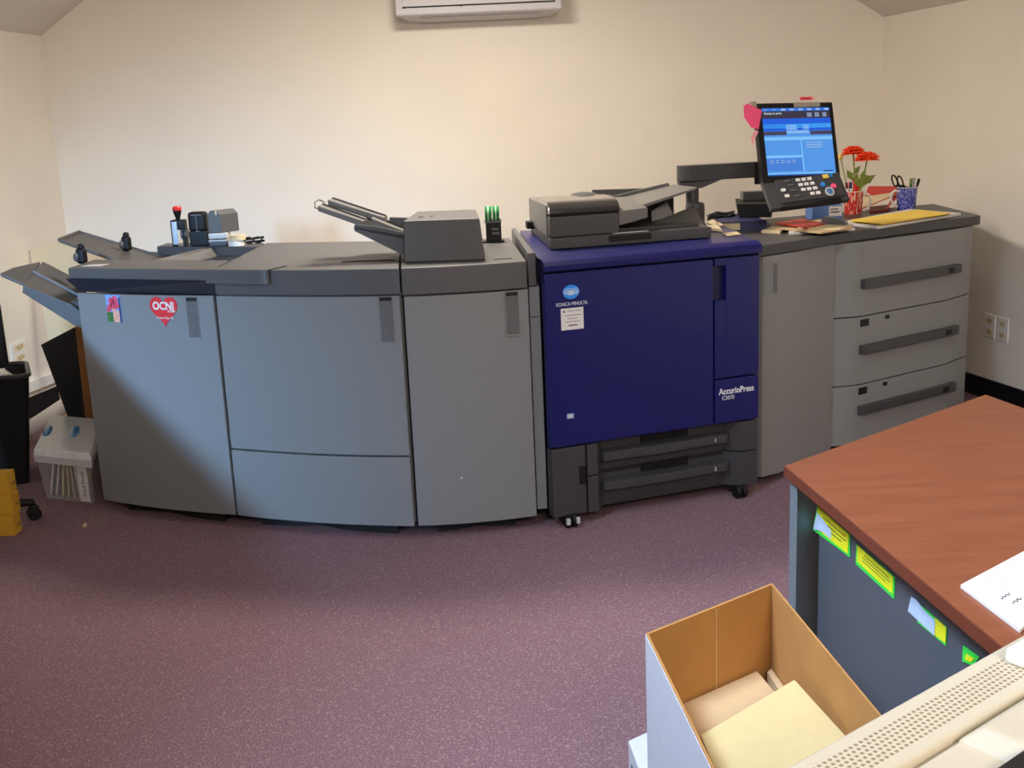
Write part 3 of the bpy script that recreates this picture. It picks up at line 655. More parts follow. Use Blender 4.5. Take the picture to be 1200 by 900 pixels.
mb = MB(fm); mb.box((.12, .034, .1), (.9, .055, .9), .006); obj('monitor_back', mb, M['dark2'], mon)
mb = MB(); mb.hexa([atY(884, 216, 5.20), atY(905, 216, 5.20), atY(905, 216, 5.26), atY(884, 216, 5.26), atY(884, 190, 5.20), atY(905, 190, 5.20), atY(905, 190, 5.26), atY(884, 190, 5.26)]); obj('arm_mount', mb, M['dark2'], con)
sc = obj('screen', MB(fm).box((.075, -.0012, .075), (.945, .002, .93)), emit('screen light blue', (84, 158, 240), .9), mon)
def srect(name, rs, m):
    mb = MB(fm)
    for x0, x1, z0, z1 in rs: mb.box((.075 + .87 * x0, -.0022, .93 - .855 * z1), (.075 + .87 * x1, 0, .93 - .855 * z0))
    obj(name, mb, m, sc)
srect('screen_header', [(0, 1, .045, .155)], emit('screen header', (62, 56, 76), .75))
srect('screen_tab_bar', [(0, 1, 0, .045)], emit('screen tabs', (40, 118, 226), .9))
srect('screen_banner', [(0, 1, .155, .34)], emit('screen banner', (22, 96, 226), .9))
srect('screen_banner_glow', [(0, 1, .235, .30)], emit('screen banner glow', (64, 164, 246), .95))
srect('screen_divider', [(0, .33, .345, .40), (.68, 1, .345, .40)], emit('screen divider', (72, 70, 104), .75))
srect('screen_tab_marks', [(.03 + .128 * k, .09 + .128 * k, .012, .034) for k in range(8)], emit('screen tab marks', (210, 226, 246), .95))
mb_e = emit('screen white', (226, 240, 252), 1.0)
srect('screen_device_icon', [(.33, .49, .25, .33), (.58, .67, .25, .32), (.34, .66, .33, .375)], emit('screen icons', (134, 190, 246), .95))
srect('screen_list_header', [(0, 1, .43, .475), (0, .52, .70, .735), (.525, .54, .47, .95), (0, .96, .955, .975)], emit('screen pale blue', (124, 192, 250), 1.0))
srect('screen_lower_list', [(0, .515, .745, .93)], emit('screen lower list', (72, 138, 232), .85))
srect('screen_status', [(.82, .96, .935, .955), (.0, .9, .985, 1.0)], emit('screen status', (36, 70, 150), .8))
def stext(s, x, z, size, m, al='LEFT'):
    o = BL + ex * (.075 + .87 * x) + ez * (.93 - .855 * z) - n_ * .0026
    exn = ex.normalized(); ezn = ez.normalized()
    f = affine(o, exn, n_, ezn); text('screen_lettering', s, f, size, m, sc, .0002, al)
stext('Ready to print', .03, .078, .0145, mb_e)
mb = MB(fm)
for r in range(3):
    for c in range(3): mb.box((.075 + .87 * (.66 + .115 * c), -.0024, .93 - .855 * (.088 + .022 * r)), (.075 + .87 * (.73 + .11 * c), 0, .93 - .855 * (.076 + .022 * r)))
for r in range(2):
    for c in range(5): mb.box((.075 + .87 * (.05 + .08 * c), -.0024, .93 - .855 * (.78 + .03 * r)), (.075 + .87 * (.10 + .08 * c), 0, .93 - .855 * (.77 + .03 * r)))
for r in range(3): mb.box((.075 + .87 * .60, -.0024, .93 - .855 * (.52 + .035 * r)), (.075 + .87 * .84, 0, .93 - .855 * (.51 + .035 * r)))
obj('screen_text_rows', mb, emit('screen grey text', (168, 190, 226), .9), sc)
# keypad shelf
K = [atY(904, 245, 4.90), atY(996, 233, 4.98), atY(986, 209.5, 5.09), atY(892.5, 213, 5.03)]
exk = K[1] - K[0]; eyk = K[3] - K[0]; nk = exk.cross(eyk).normalized()
if nk.z < 0: nk = -nk
fk = affine(K[0], exk, eyk, nk)
mb = MB(fk); mb.box((0, 0, -.024), (1, 1.02, 0), .003); kp = obj('keypad_shelf', mb, M['dark2'], con)
mb = MB(fk); mb.hexa([(.15, .12, .0005), (.96, .14, .0005), (.93, .95, .0005), (.15, .95, .0005), (.15, .12, .007), (.96, .14, .007), (.93, .95, .007), (.15, .95, .007)], .001); kpp = obj('keypad', mb, M['base'], kp)
def keys(name, ps, m, sx=.05, sy=.085, rnd=False):
    mb = MB(fk)
    for x, y in ps:
        if rnd: mb.prism([(x + sx * math.cos(a * math.pi / 8), y + sy * math.sin(a * math.pi / 8), .007) for a in range(16)], (0, 0, .004))
        else: mb.box((x - sx / 2, y - sy / 2, .007), (x + sx / 2, y + sy / 2, .0105))
    return obj(name, mb, m, kp)
keys('number_keys', [(.44 + .075 * c + (.012 * r), .85 - .18 * r) for r in range(3) for c in range(3)] + [(.555, .31), (.63, .31)], M['white'], .052, .1)
keys('mode_keys', [(.215, .56), (.235, .34)], M['white'], .055, .1)
keys('function_keys', [(.30, .86), (.33, .70), (.34, .50), (.36, .30)], M['plate'], .07, .05)
keys('start_key', [(.775, .30)], M['lip'], .056, .16, True); keys('start_lamp', [(.775, .30)], M['logo1'], .042, .12, True)
keys('yellow_key', [(.80, .86)], M['yellow'], .07, .13); keys('blue_key', [(.87, .86)], M['bluec'], .04, .11)
keys('stop_key', [(.85, .48)], M['pink'], .034, .085, True); keys('reset_key', [(.725, .58)], M['logo1'], .03, .075, True)
mb = MB(fk); mb.hexa([(.12, -.02, -.02), (.9, -.02, -.02), (.9, .1, -.035), (.12, .1, -.035), (.12, -.02, -.0), (.9, -.02, -.0), (.9, .1, -.0), (.12, .1, -.0)]); obj('shelf_lip', mb, M['black'], kp)

# sticky notes on the monitor
def cardpoly(name, pts, m, th, label, cat, group=None):
    P = [V(p) for p in pts]; n = (P[1] - P[0]).cross(P[2] - P[0]).normalized()
    if n.y < 0: n = -n
    return tag(obj(name, MB().prism(P, n * th), m), label, cat, group)
fo = lambda px, py: onplane(px, py, BL - n_ * .004, n_)
nt_ = cardpoly('sticky_note', [fo(876, 121), fo(893, 129.5), fo(889, 151.5), fo(880, 149), fo(872, 137), fo(871.5, 124)], M['pink'], .001, 'hot pink note taped to the upper left corner of the console screen', 'sticky note')
obj('tape_strip', MB().prism([fo(877.5, 119.5), fo(886, 118.5), fo(887, 125.5), fo(882, 124.5)], n_ * -.0006), M['tape'], nt_)
cardpoly('sticky_note', [fo(884.5, 152), fo(889, 154), fo(884, 164), fo(882.5, 172), fo(880, 162)], M['pinkp'], .001, 'pale pink narrow note hanging below the hot pink note', 'sticky note')
t2 = cardpoly('paper_tag', [fo(937, 113), fo(953, 112.6), fo(955, 117), fo(937, 118)], M['pinkp'], .001, 'small pink tag sticking up from the top edge of the console screen', 'paper tag')
obj('tag_writing', MB().prism([fo(938, 114.4), fo(951, 114), fo(951, 116.4), fo(938, 116.8)], n_ * -.0006), M['red'], t2)
obj('tape_strip', MB().prism([fo(930, 120), fo(961, 119.5), fo(961, 125), fo(930.5, 126)], n_ * -.0008), M['tape'], t2)

# ------------------------------------------------------------------ things on the paper feeder worktop
ZD = ZW + .0008
# navy book
b0, b1, b2 = at(846, 271.5, ZD), at(898, 269.5, ZD), at(828, 262, ZD)
fb_ = affine(b0, b1 - b0, V((b2.x - b0.x, b2.y - b0.y, 0)), (0, 0, 1))
bk = thing('hardback_book', 'thick navy hardback book lying left of the console keypad', 'book', b0)
obj('pages', MB(fb_).box((.02, .02, .004), (.98, .98, .04)), M['cream'], bk)
mb = MB(fb_); mb.box((0, 0, 0), (1, 1, .005), .001); mb.box((0, 0, .039), (1, 1, .045), .001); mb.box((.42, -.02, 0), (1.0, .03, .045), .001); obj('cover', mb, M['navy'], bk)
o = obj('notepad', MB().prism([at(829, 270.5, 1.0755), at(846, 271.5, 1.0755), at(841, 267, 1.0755), at(828, 267, 1.0755)], (0, 0, .012), .001), M['cream']); tag(o, 'small cream notepad behind the press cover, left of the navy book', 'notepad')
# cables and black adaptors on the book
mb = MB(); zt_ = ZD + .052
pts = [at(x, y, zt_) for x, y in ((832, 252), (840, 249), (850, 250), (858, 248.5), (860, 251.5), (854, 253.5), (846, 253.5), (836, 255), (830, 257.5))]
mb.tube([p for p in pts], .0055, 8); mb.tube([at(x, y, zt_ + .008) for x, y in ((830, 255), (842, 251), (852, 251), (860, 248))], .005, 8)
o = obj('cable_coil', mb, M['black']); tag(o, 'black cable coiled on the navy book', 'cable')
hb_ = thing('office_tray', 'black ribbed tray with a grey lid under the console screen', 'tray', (1.18, 5.15, ZD + .045))
z1 = ZD + .046
q0, q1, q2, q3 = at(866, 255, z1), at(904, 255, z1), at(903, 247.5, z1), at(864, 247.5, z1)
h = V((0, 0, .066)); s_ = V((-.012, 0, 0))
mb = MB(); mb.hexa([q0, q1, q2, q3, q0 + h + s_, q1 + h - s_, q2 + h, q3 + h + s_], .003); obj('tray_body', mb, M['black'], hb_)
mb = MB(); c0 = (q0 + q3) * .5 + h + V((.02, 0, 0)); mb.box((c0.x, c0.y - .02, c0.z), (c0.x + .14, c0.y + .05, c0.z + .045), .004); obj('tray_lid', mb, M['dark'], hb_)
# blue and white card box below the keypad
q0 = at(952, 257.5, ZD); q1 = at(987, 255.5, ZD); fx = frame(q0, q1)
w = (q1 - q0).length
o = obj('card_box', MB(fx).box((0, 0, ZD), (w, .09, ZD + .07), .002), M['sblue']); tag(o, 'small blue and white printed box below the console keypad', 'box')
mb = MB(fx); mb.box((w * .55, -.001, ZD + .012), (w * .98, .002, ZD + .062)); obj('box_print', mb, M['white'], o)
mb = MB(fx); mb.box((w * .6, -.0016, ZD + .03), (w * .9, .0, ZD + .036)); mb.box((w * .6, -.0016, ZD + .045), (w * .85, .0, ZD + .05)); obj('box_lettering', mb, M['navy'], o)
# stack of papers
def sheet(name, pts, z, th, m, label, cat, group=None):
    P = [at(x, y, z) for x, y in pts]; return tag(obj(name, MB().prism(P, (0, 0, th)), m), label, cat, group)
z = ZD
sheet('paper_sheaf', [(924, 275.5), (1002, 270), (988, 264), (925, 270)], z, .010, M['white'], 'white sheaf at the bottom of the paper pile in front of the console', 'paper')
sheet('envelope', [(892, 273), (914, 274), (922, 268.5), (904, 268.5)], z, .012, M['cream'], 'cream envelope at the left end of the paper pile', 'envelope')
sheet('envelope', [(904, 268), (962, 274), (999, 268.5), (960, 258.5)], z + .0125, .007, M['tan'], 'tan envelope in the middle of the paper pile', 'envelope')
sheet('envelope', [(935, 268), (985, 269.5), (1000, 264), (948, 261)], z + .020, .005, M['cream'], 'cream envelope on the right of the pile, under the stapler', 'envelope')
sheet('red_leaflet', [(908, 262.5), (945, 267.5), (968, 263), (940, 257.5)], z + .0255, .005, M['redp'], 'red leaflet on top of the paper pile', 'leaflet')
# grey stapler
stp = thing('stapler', 'grey stapler lying on the paper pile beside the striped mug', 'stapler', at(974, 262, z + .03))
q0, q1 = at(959, 261.5, z + .0305), at(990, 262.5, z + .0305); fs_ = frame(q0, q1); w = (q1 - q0).length
mb = MB(fs_); mb.box((0, 0, z + .0262), (w, .03, z + .034), .002); obj('base', mb, M['plate'], stp)
mb = MB(fs_); mb.hexa([(0.01, 0, z + .034), (w, .0, z + .034), (w, .03, z + .034), (0.01, .03, z + .034), (.02, .003, z + .062), (w * .9, .003, z + .05), (w * .9, .027, z + .05), (.02, .027, z + .062)], .004); obj('upper_arm', mb, M['plate'], stp)
mb = MB(fs_); mb.box((w * .9, .006, z + .036), (w * 1.0, .024, z + .046), .001); obj('nose', mb, M['steel'], stp)
# white paper ream and yellow envelopes
sheet('paper_sheaf', [(984, 263), (1028, 268.5), (1126, 252.5), (1066, 247.5)], z, .012, M['white'], 'flat white paper sheaf under the yellow envelopes', 'paper')
for k in range(3):
    sheet('yellow_envelope', [(996, 258.5 + .2 * k), (1033, 264 - .6 * k), (1114, 250.6), (1076, 246.3)], z + .0125 + .0045 * k, .004, M['yellow'], ('lowest yellow envelope of the three on the white sheaf', 'middle yellow envelope of the three on the white sheaf', 'topmost yellow envelope of the three on the white sheaf')[k], 'envelope', 'yellow envelopes on the worktop')

def mug(name, px, py, r, hgt, m, label, hside, hm):
    c = at(px, py, ZD); t = thing(name, label, 'mug', c)
    mb = MB(); mb.lathe(c, [(r * .84, 0), (r * .88, .004), (r, hgt), (r * .93, hgt), (r * .80, .012)], 28, cap=False)
    mb.lathe(c + V((0, 0, .01)), [(r * .8, 0), (r * .8, .002)], 28); mb.lathe(c, [(r * .84, 0), (r * .5, .0005)], 28); obj('cup', mb, m, t)
    mb = MB(); mb.lathe(c + V((0, 0, hgt - .001)), [(r * .92, 0), (r * 1.005, 0), (r * 1.005, .003), (r * .92, .003)], 28, cap=False); obj('rim', mb, M['whitep'], t)
    mb = MB(); s = hside
    mb.tube([c + V((s * (r * .9 + dx), -.015, dz * hgt)) for dx, dz in ((0, .84), (.022, .88), (.04, .76), (.042, .5), (.03, .3), (.004, .14))], .0065, 8); obj('handle', mb, hm, t)
    return c, t
c, mugr = mug('mug', 999.5, 251, .050, .118, M['mugr'], 'red and white streaked mug holding pens and red flowers', 1, M['whitep'])
R = random.Random(3)
def pen(c, dx, dy, lean, length, r, m, name, label, cat, group, m2=None, z=.014):
    a = c + V((dx * .5, dy * .5, z)); b = a + V((lean[0], lean[1], math.sqrt(length ** 2 - lean[0] ** 2 - lean[1] ** 2)))
    t = obj(name, MB().tube([a, b], r, 8), m); tag(t, label, cat, group)
    if m2: mb = MB(); mb.tube([a.lerp(b, .8), b + (b - a) * .012], r * 1.25, 8); obj('cap', mb, m2, t)
    return t
for dx, dy, ln, m, m2, lab in ((-.030, .0, (-.022, .006), M['whitep'], M['redd'], 'dark red capped pen leaning left in the streaked mug'), (-.018, -.02, (-.012, -.006), M['whitep'], M['navy'], 'navy capped pen in the streaked mug, second from left'), (-.02, .02, (-.004, .01), M['lip'], M['pink'], 'pink capped pen in the streaked mug, behind the navy pen'), (.004, -.024, (.0, -.006), M['red'], M['red'], 'bright red marker at the front of the streaked mug'), (.016, -.016, (.008, -.008), M['red'], M['red'], 'second red marker, right of the first in the streaked mug')):
    pen(c, dx, dy, ln, .152 if m is not M['red'] else .158, .0058 if m is not M['red'] else .008, m, 'pen', lab, 'pen', 'pens in the streaked mug', m2)
# two red flowers and a small yellow bud
def flower(c, foot, head, r, label, leaves):
    t = thing('cut_flower', label, 'flower', foot, 'flowers in the streaked mug')
    mid_ = foot.lerp(head, .55) + V((.006, -.004, 0))
    mb = MB(); mb.tube([foot, mid_, head], .0042, 8); obj('stem', mb, M['leaf'], t)
    mb = MB(); up_ = V((0, 0, 1))
    for ring, (nn, rad, tilt, zz) in enumerate(((26, 1.0, -.12, 0), (26, .98, .10, .004), (24, .92, .34, .008), (20, .8, .6, .012), (16, .66, .9, .016), (10, .5, 1.25, .018))):
        for k in range(nn):
            a = 2 * math.pi * (k + .5 * ring) / nn + R.uniform(-.1, .1); d = V((math.cos(a), math.sin(a), 0)); s = V((-d.y, d.x, 0))
            tl = tilt + R.uniform(-.1, .1); L = r * rad * R.uniform(.9, 1.08); e0 = head + up_ * zz; tip = e0 + d * L * math.cos(tl) + up_ * (L * math.sin(tl) * .62); m_ = e0.lerp(tip, .68) + up_ * r * .05
            w = r * .15
            mb.poly([e0 - s * w * .3, e0 + s * w * .3, m_ + s * w, tip, m_ - s * w, m_ + up_ * .006, m_ - up_ * .004], [(0, 1, 2, 5), (0, 5, 4), (2, 3, 5), (5, 3, 4), (1, 0, 6), (1, 6, 2), (0, 4, 6), (2, 6, 3), (6, 4, 3)])
    obj('petals', mb, M['flower'], t)
    for (f0, dx, dy, dz) in leaves:
        p = foot.lerp(head, f0); mb = MB(); d = V((dx, dy, dz)); s = d.cross(V((0, 1, .2))).normalized() * d.length * .26; nn = V((0, -.003, 0))
        mb.poly([p, p + d * .5 + s, p + d, p + d * .5 - s, p + d * .5 + nn, p + d * .5 - nn], [(0, 1, 4), (1, 2, 4), (2, 3, 4), (3, 0, 4), (1, 0, 5), (2, 1, 5), (3, 2, 5), (0, 3, 5)]); obj('leaf', mb, M['leaf'], t)
yb = c.y
flower(c, c + V((.005, .016, .03)), atY(1000, 180, yb + .07), .066, 'left red flower in the streaked mug, half behind the other bloom', [(.5, -.035, 0, .06), (.4, .02, -.01, .07), (.6, .035, .0, .05)])
flower(c, c + V((.014, .008, .03)), atY(1016, 187, yb - .07), .068, 'right red flower in the streaked mug, the fuller lower bloom', [(.5, .075, 0, .045), (.4, .035, -.02, .075), (.42, -.03, -.01, .07), (.52, .02, .01, .07)])
mb = MB(); a = c + V((.02, -.005, .03)); b = atY(1009, 208, yb - .02); mb.tube([a, a.lerp(b, .6), b], [.004, .008, .003], 8); o = obj('orange_straw', mb, M['orange']); tag(o, 'orange stick standing among the flower stems', 'stick')
fl = thing('cut_flower', 'small yellow bud peeping out right of the console screen', 'flower', c + V((-.02, .02, .03)), 'flowers in the streaked mug')
a = c + V((-.018, .018, .03)); b = atY(985, 184, yb + .15); obj('stem', MB().tube([a, a.lerp(b, .5) + V((.008, 0, 0)), b], .003, 6), M['leaf'], fl)
mb = MB(); mb.ball(b, (.014, .014, .016), seg=10); obj('bud', mb, M['yellow'], fl)
c2, mugb = mug('mug', 1062, 245.5, .054, .118, M['mugb'], 'blue mottled mug holding black scissors and pens, at the right wall', -1, M['whitep'])
scs = thing('scissors', 'black handled scissors standing in the blue mug', 'scissors', c2 + V((0, 0, .014)))
for k, (px, py, dx) in enumerate(((1048.5, 212, 0), (1055, 213, .0))):
    ctr = atY(px, py, c2.y - .005); tilt = .35
    mb = MB(); pts = []
    for j in range(20):
        t = 2 * math.pi * j / 20; u_ = .0125 * math.cos(t); v_ = .032 * math.sin(t); pts.append(ctr + V((u_ * math.cos(tilt) - v_ * math.sin(tilt), 0, u_ * math.sin(tilt) + v_ * math.cos(tilt))))
    mb.tube(pts, .0042, 8, True); mb.tube([ctr + V((.009, 0, -.026)), c2 + V((-.03 + .012 * k, 0, .128)), c2 + V((.0 + .012 * k, 0, .10))], .005, 8); obj('handle', mb, M['black'], scs)
    mb = MB(); mb.tube([c2 + V((.0 + .012 * k, 0, .10)), c2 + V((.006, 0, .016))], [.006, .003], 6); obj('blade', mb, M['steel'], scs)
for dx, dy, ln, m, m2, lab in ((.02, -.01, (.008, -.004), M['green'], M['leaf'], 'green pen in the blue mug, next to the scissors'), (.036, .0, (.016, 0), M['lip'], None, 'pale pen in the blue mug, between the green and black pens'), (.042, .01, (.018, .004), M['black'], M['black'], 'thick black marker in the blue mug'), (.056, -.006, (.034, 0), M['black'], M['black'], 'black pen leaning furthest right in the blue mug')):
    pen(c2, dx, dy, ln, .15, .0062, m, 'pen', lab, 'pen', 'pens in the blue mug', m2)
# half-open red folder
fol = thing('document_folder', 'half open red folder with cream sheet between the two mugs', 'folder', at(1035, 248, ZD))
A_, B_ = at(1019, 250.4, ZD), at(1042, 247.8, ZD); A2, B2 = at(1019, 244.5, ZD), at(1042, 242, ZD)
obj('bottom_flap', MB().prism([A_, B_, B2, A2], (0, 0, .012)), M['redd'], fol)
tp = [A_ + V((-.03, .075, .014)), atY(1057, 226, B_.y + .17), atY(1052, 219, B_.y + .29), atY(1018, 219, A_.y + .38)]
mb = MB(); mb.prism(tp, (0, 0, .004)); obj('raised_flap', mb, M['redp'], fol)
mb = MB(); mb.prism([tp[1], tp[2], B2 + V((0, 0, .012)), B_ + V((0, .03, .012))], (-.006, 0, 0)); obj('folder_end', mb, M['redp'], fol)
up3 = V((0, 0, .0046))
mb = MB(); P = [tp[0].lerp(tp[1], .04).lerp(tp[3], .02), tp[0].lerp(tp[1], .82), tp[0].lerp(tp[1], .78).lerp(tp[3].lerp(tp[2], .8), .32), tp[0].lerp(tp[3], .52)]
mb.prism([p + up3 for p in P], (0, 0, .001)); obj('cream_sheet', mb, M['cream'], fol)

# ------------------------------------------------------------------ things on the finisher lid (left) and on the inserter unit
ZF = ZT + .0008
def on(px, py): return at(px, py, ZF)
s = on(212, 288.3); st1 = thing('hand_stamp', 'tall self inking date stamp with a red topped handle', 'stamp', s)
k = .0043
mb = MB()
for dx in (-.032, .02): mb.box((s.x + dx, s.y - .03, s.z), (s.x + dx + .014, s.y + .03, s.z + .085), .003)
mb.box((s.x - .034, s.y - .028, s.z + .08), (s.x + .036, s.y + .028, s.z + .128), .006); obj('frame', mb, M['black'], st1)
mb = MB(); mb.box((s.x - .026, s.y - .033, s.z + .01), (s.x + .0, s.y - .028, s.z + .12), .001); obj('chrome_front', mb, M['steel'], st1)
mb = MB(); mb.lathe(s + V((.026, 0, .06)), [(.026, -.016), (.03, -.01), (.03, .01), (.026, .016)], 20, (1, 0, 0)); obj('band_wheel', mb, M['adf'], st1)
mb = MB(); mb.lathe(s + V((.0, 0, .126)), [(.010, 0), (.012, .012), (.020, .04), (.021, .046)], 18); obj('grip', mb, M['black'], st1)
mb = MB(); mb.lathe(s + V((.0, 0, .172)), [(.021, 0), (.022, .012), (.017, .02), (.006, .022)], 18); obj('grip_cap', mb, M['red'], st1)
s = on(235.5, 288); st2 = thing('hand_stamp', 'all black self inking stamp, second from the left on the finisher lid', 'stamp', s)
mb = MB(); mb.box((s.x - .046, s.y - .03, s.z), (s.x + .046, s.y + .03, s.z + .075), .008); obj('lower_frame', mb, M['black'], st2)
mb = MB(); mb.box((s.x - .044, s.y - .032, s.z + .07), (s.x + .044, s.y + .032, s.z + .165), .016, 4); obj('handle_hood', mb, M['black'], st2)
mb = MB(); mb.box((s.x - .026, s.y - .034, s.z + .148), (s.x + .026, s.y - .03, s.z + .153)); mb.box((s.x - .01, s.y - .036, s.z + .07), (s.x + .012, s.y - .03, s.z + .074)); mb.box((s.x - .004, s.y - .0335, s.z + .075), (s.x - .001, s.y - .031, s.z + .15)); obj('label_line', mb, M['plate'], st2)
s = on(259, 288.2); st3 = thing('hand_stamp', 'big grey hooded stamp with pale base, beside the white tape roll', 'stamp', s)
mb = MB(); mb.box((s.x - .05, s.y - .03, s.z), (s.x + .035, s.y + .05, s.z + .024), .004); obj('foot', mb, M['collar'], st3)
mb = MB(); mb.box((s.x - .05, s.y - .03, s.z + .024), (s.x + .035, s.y + .05, s.z + .032), .001); mb.box((s.x - .048, s.y - .034, s.z + .036), (s.x + .04, s.y + .05, s.z + .064), .006); obj('pale_band', mb, M['lip'], st3)
mb = MB(); mb.prism([(s.x - .044, s.y - .03, s.z + .064), (s.x + .02, s.y - .03, s.z + .064), (s.x + .02, s.y - .03, s.z + .15), (s.x + .004, s.y - .03, s.z + .172), (s.x - .03, s.y - .03, s.z + .172), (s.x - .044, s.y - .03, s.z + .155)], (.06, .10, 0), .004); obj('hood', mb, M['dark'], st3)
mb = MB(); mb.box((s.x - .006, s.y - .033, s.z + .15), (s.x + .002, s.y - .028, s.z + .17)); obj('hood_notch', mb, M['cream'], st3)
s = on(278, 287.8); tr = thing('tape_roll', 'white tape rolls stacked flat right of the grey stamp', 'tape', s)
for k, (dx, rr, m) in enumerate(((-.003, .038, M['whitep']), (.006, .037, M['cream']))):
    mb = MB(); z0 = s.z + .026 * k + (.0 if k == 0 else .001); cc = V((s.x + dx, s.y, z0))
    mb.lathe(cc, [(rr * .55, 0), (rr, 0), (rr, .025), (rr * .55, .025), (rr * .55, 0)], 28, cap=False); o = obj('tape_ring', mb, m, tr)
s0, s1 = on(288, 286.5), on(309, 285.5)
sp_ = thing('spectacles', 'folded black glasses lying at the rear right corner of the finisher lid', 'glasses', s0)
d = s1 - s0
mb = MB()
for f0 in (.22, .72):
    cc = s0 + d * f0 + V((0, -.01, .0195)); mb.tube([cc + V((.02 * math.cos(t * math.pi / 8), 0, .014 * math.sin(t * math.pi / 8))) for t in range(16)], .004, 6, True)
mb.tube([s0 + d * .42 + V((0, -.01, .02)), s0 + d * .52 + V((0, -.01, .02))], .004, 6); obj('lens_frame', mb, M['black'], sp_)
mb = MB(); mb.tube([s0 + V((0, 0, .024)), s0 + d + V((0, .02, .03))], .006, 6); mb.tube([s0 + V((0, .02, .01)), s0 + d + V((0, .03, .012))], .006, 6); obj('temple', mb, M['black'], sp_)
# green roll dispenser behind the inserter head
s = at(578, 284.2, ZF); dsp = thing('label_dispenser', 'black desk dispenser with two green tape rolls, beside the inserter head', 'dispenser', s)
mb = MB(); mb.box((s.x - .045, s.y - .012, s.z), (s.x + .05, s.y + .07, s.z + .006), .001); mb.box((s.x - .03, s.y - .008, s.z + .006), (s.x + .038, s.y + .05, s.z + .092), .004); obj('stand', mb, M['black'], dsp)
mb = MB(); mb.box((s.x - .004, s.y - .011, s.z + .055), (s.x + .026, s.y - .006, s.z + .064)); mb.box((s.x - .002, s.y - .011, s.z + .036), (s.x + .03, s.y - .006, s.z + .046)); mb.hexa([(s.x - .034, s.y - .012, s.z + .088), (s.x + .04, s.y - .012, s.z + .088), (s.x + .04, s.y + .05, s.z + .088), (s.x - .034, s.y + .05, s.z + .088), (s.x - .034, s.y - .012, s.z + .096), (s.x + .04, s.y - .012, s.z + .096), (s.x + .04, s.y + .05, s.z + .1), (s.x - .034, s.y + .05, s.z + .1)]); obj('stand_label', mb, M['plate'], dsp)
for dx in (-.031, .003):
    mb = MB(); mb.lathe((s.x + dx, s.y + .022, s.z + .122), [(.015, 0), (.037, 0), (.037, .029), (.015, .029), (.015, 0)], 26, (1, 0, 0), cap=False); o = obj('tape_roll', mb, M['green'], dsp)
    mb = MB(); mb.lathe((s.x + dx + .011, s.y + .022, s.z + .122), [(.0372, 0), (.0376, 0.0005), (.0376, .0055), (.0372, .006)], 26, (1, 0, 0), cap=False); obj('pale_stripe', mb, M['lgreen'], o)

# ------------------------------------------------------------------ the left corner
cb0, cb1, cb2 = at(55, 584, 0), at(110, 591, 0), at(72, 540, 0)
cbx = cb1 - cb0; cby = V((-.15, .54, 0))
bz = srow(cb0, 523) ; bz2 = bz - .03
def fb4(s, z): # inset square of the bin
    c = cb0 + cbx * .5 + cby * .5; P = [cb0, cb1, cb1 + cby, cb0 + cby]; return [(c.x + (p.x - c.x) * s, c.y + (p.y - c.y) * s, z) for p in P]
bn = thing('storage_bin', 'clear plastic file bin with white lid and blue handles, left of the grey machines', 'bin', cb0 + cbx * .5 + cby * .5)
mb = MB(); A = fb4(1.0, 0.002); B = fb4(1.16, bz2); 
mb.poly(A + B, [(3, 2, 1, 0), (0, 1, 5, 4), (1, 2, 6, 5), (2, 3, 7, 6), (3, 0, 4, 7)]); obj('tub', mb, M['clear'], bn)
mb = MB(); A = fb4(1.2, bz2 - .03); B = fb4(1.28, bz2 - .005); mb.poly(A + fb4(1.22, bz2), [(0, 1, 5, 4), (1, 2, 6, 5), (2, 3, 7, 6), (3, 0, 4, 7)]); obj('tub_rim', mb, M['milky'], bn)
mb = MB(); mb.hexa(fb4(1.24, bz2) + fb4(1.17, bz + .004), .006); ld = obj('lid', mb, M['milky'], bn)
for f0, f1 in ((.02, .5), (.62, .55)):
    ctr = cb0 + cbx * f0 + cby * f1; mb = MB(affine(V((ctr.x, ctr.y, bz + .004)), cbx.normalized(), cby.normalized(), (0, 0, 1))); mb.ball((.0, 0, 0), (.028, .11, .010)); obj('blue_clip', mb, M['bluec'], ld)
for k, (fx_, ln, m, lab) in enumerate(((.05, .12, 'white', 'leftmost white folder'), (.17, .12, 'white', 'second white folder, leaning'), (.31, .08, 'cream', 'third folder, cream'), (.44, .04, 'manila', 'fourth folder, manila, upright'), (.56, .0, 'tan', 'fifth folder, tan, upright'), (.68, -.03, 'white', 'sixth folder, white, leaning left'), (.76, -.02, 'cream', 'seventh folder, cream'))):
    p = cb0 + cbx * fx_ + cby * .08; q = p + cby * .8; d = cbx.normalized() * .010; hgt = bz2 - .06
    mb = MB(); t = V((cbx.x * ln * 1.2, cbx.y * ln * 1.2, hgt)); b0_ = V((0, 0, .006))
    mb.hexa([p + b0_, p + d + b0_, q + d + b0_, q + b0_, p + t, p + d + t, q + d + t, q + t]); o = obj('file_folder', mb, M[m]); tag(o, lab + ' from the left inside the clear bin' if 'leftmost' not in lab else lab + ' inside the clear bin', 'folder', 'folders in the clear bin')
p = cb0 + cbx * .84 - cby * .0; fl_ = affine(V((p.x, p.y, .012)), cbx.normalized(), cby.normalized(), (cbx.x * .05 / .3, -.035 / .3 * 1.0, 1))
mb = MB(fl_); mb.box((-.028, -.014, 0), (.03, -.010, bz2 - .05)); o = obj('label_strip', mb, M['white'], bn)
g = fl_ @ Matrix.Translation((.002, -.0145, .085)) @ Matrix.Rotation(math.radians(90), 4, (0, -1, 0)); text('handwriting', 'Card Proof', g, .026, M['handw'], o)
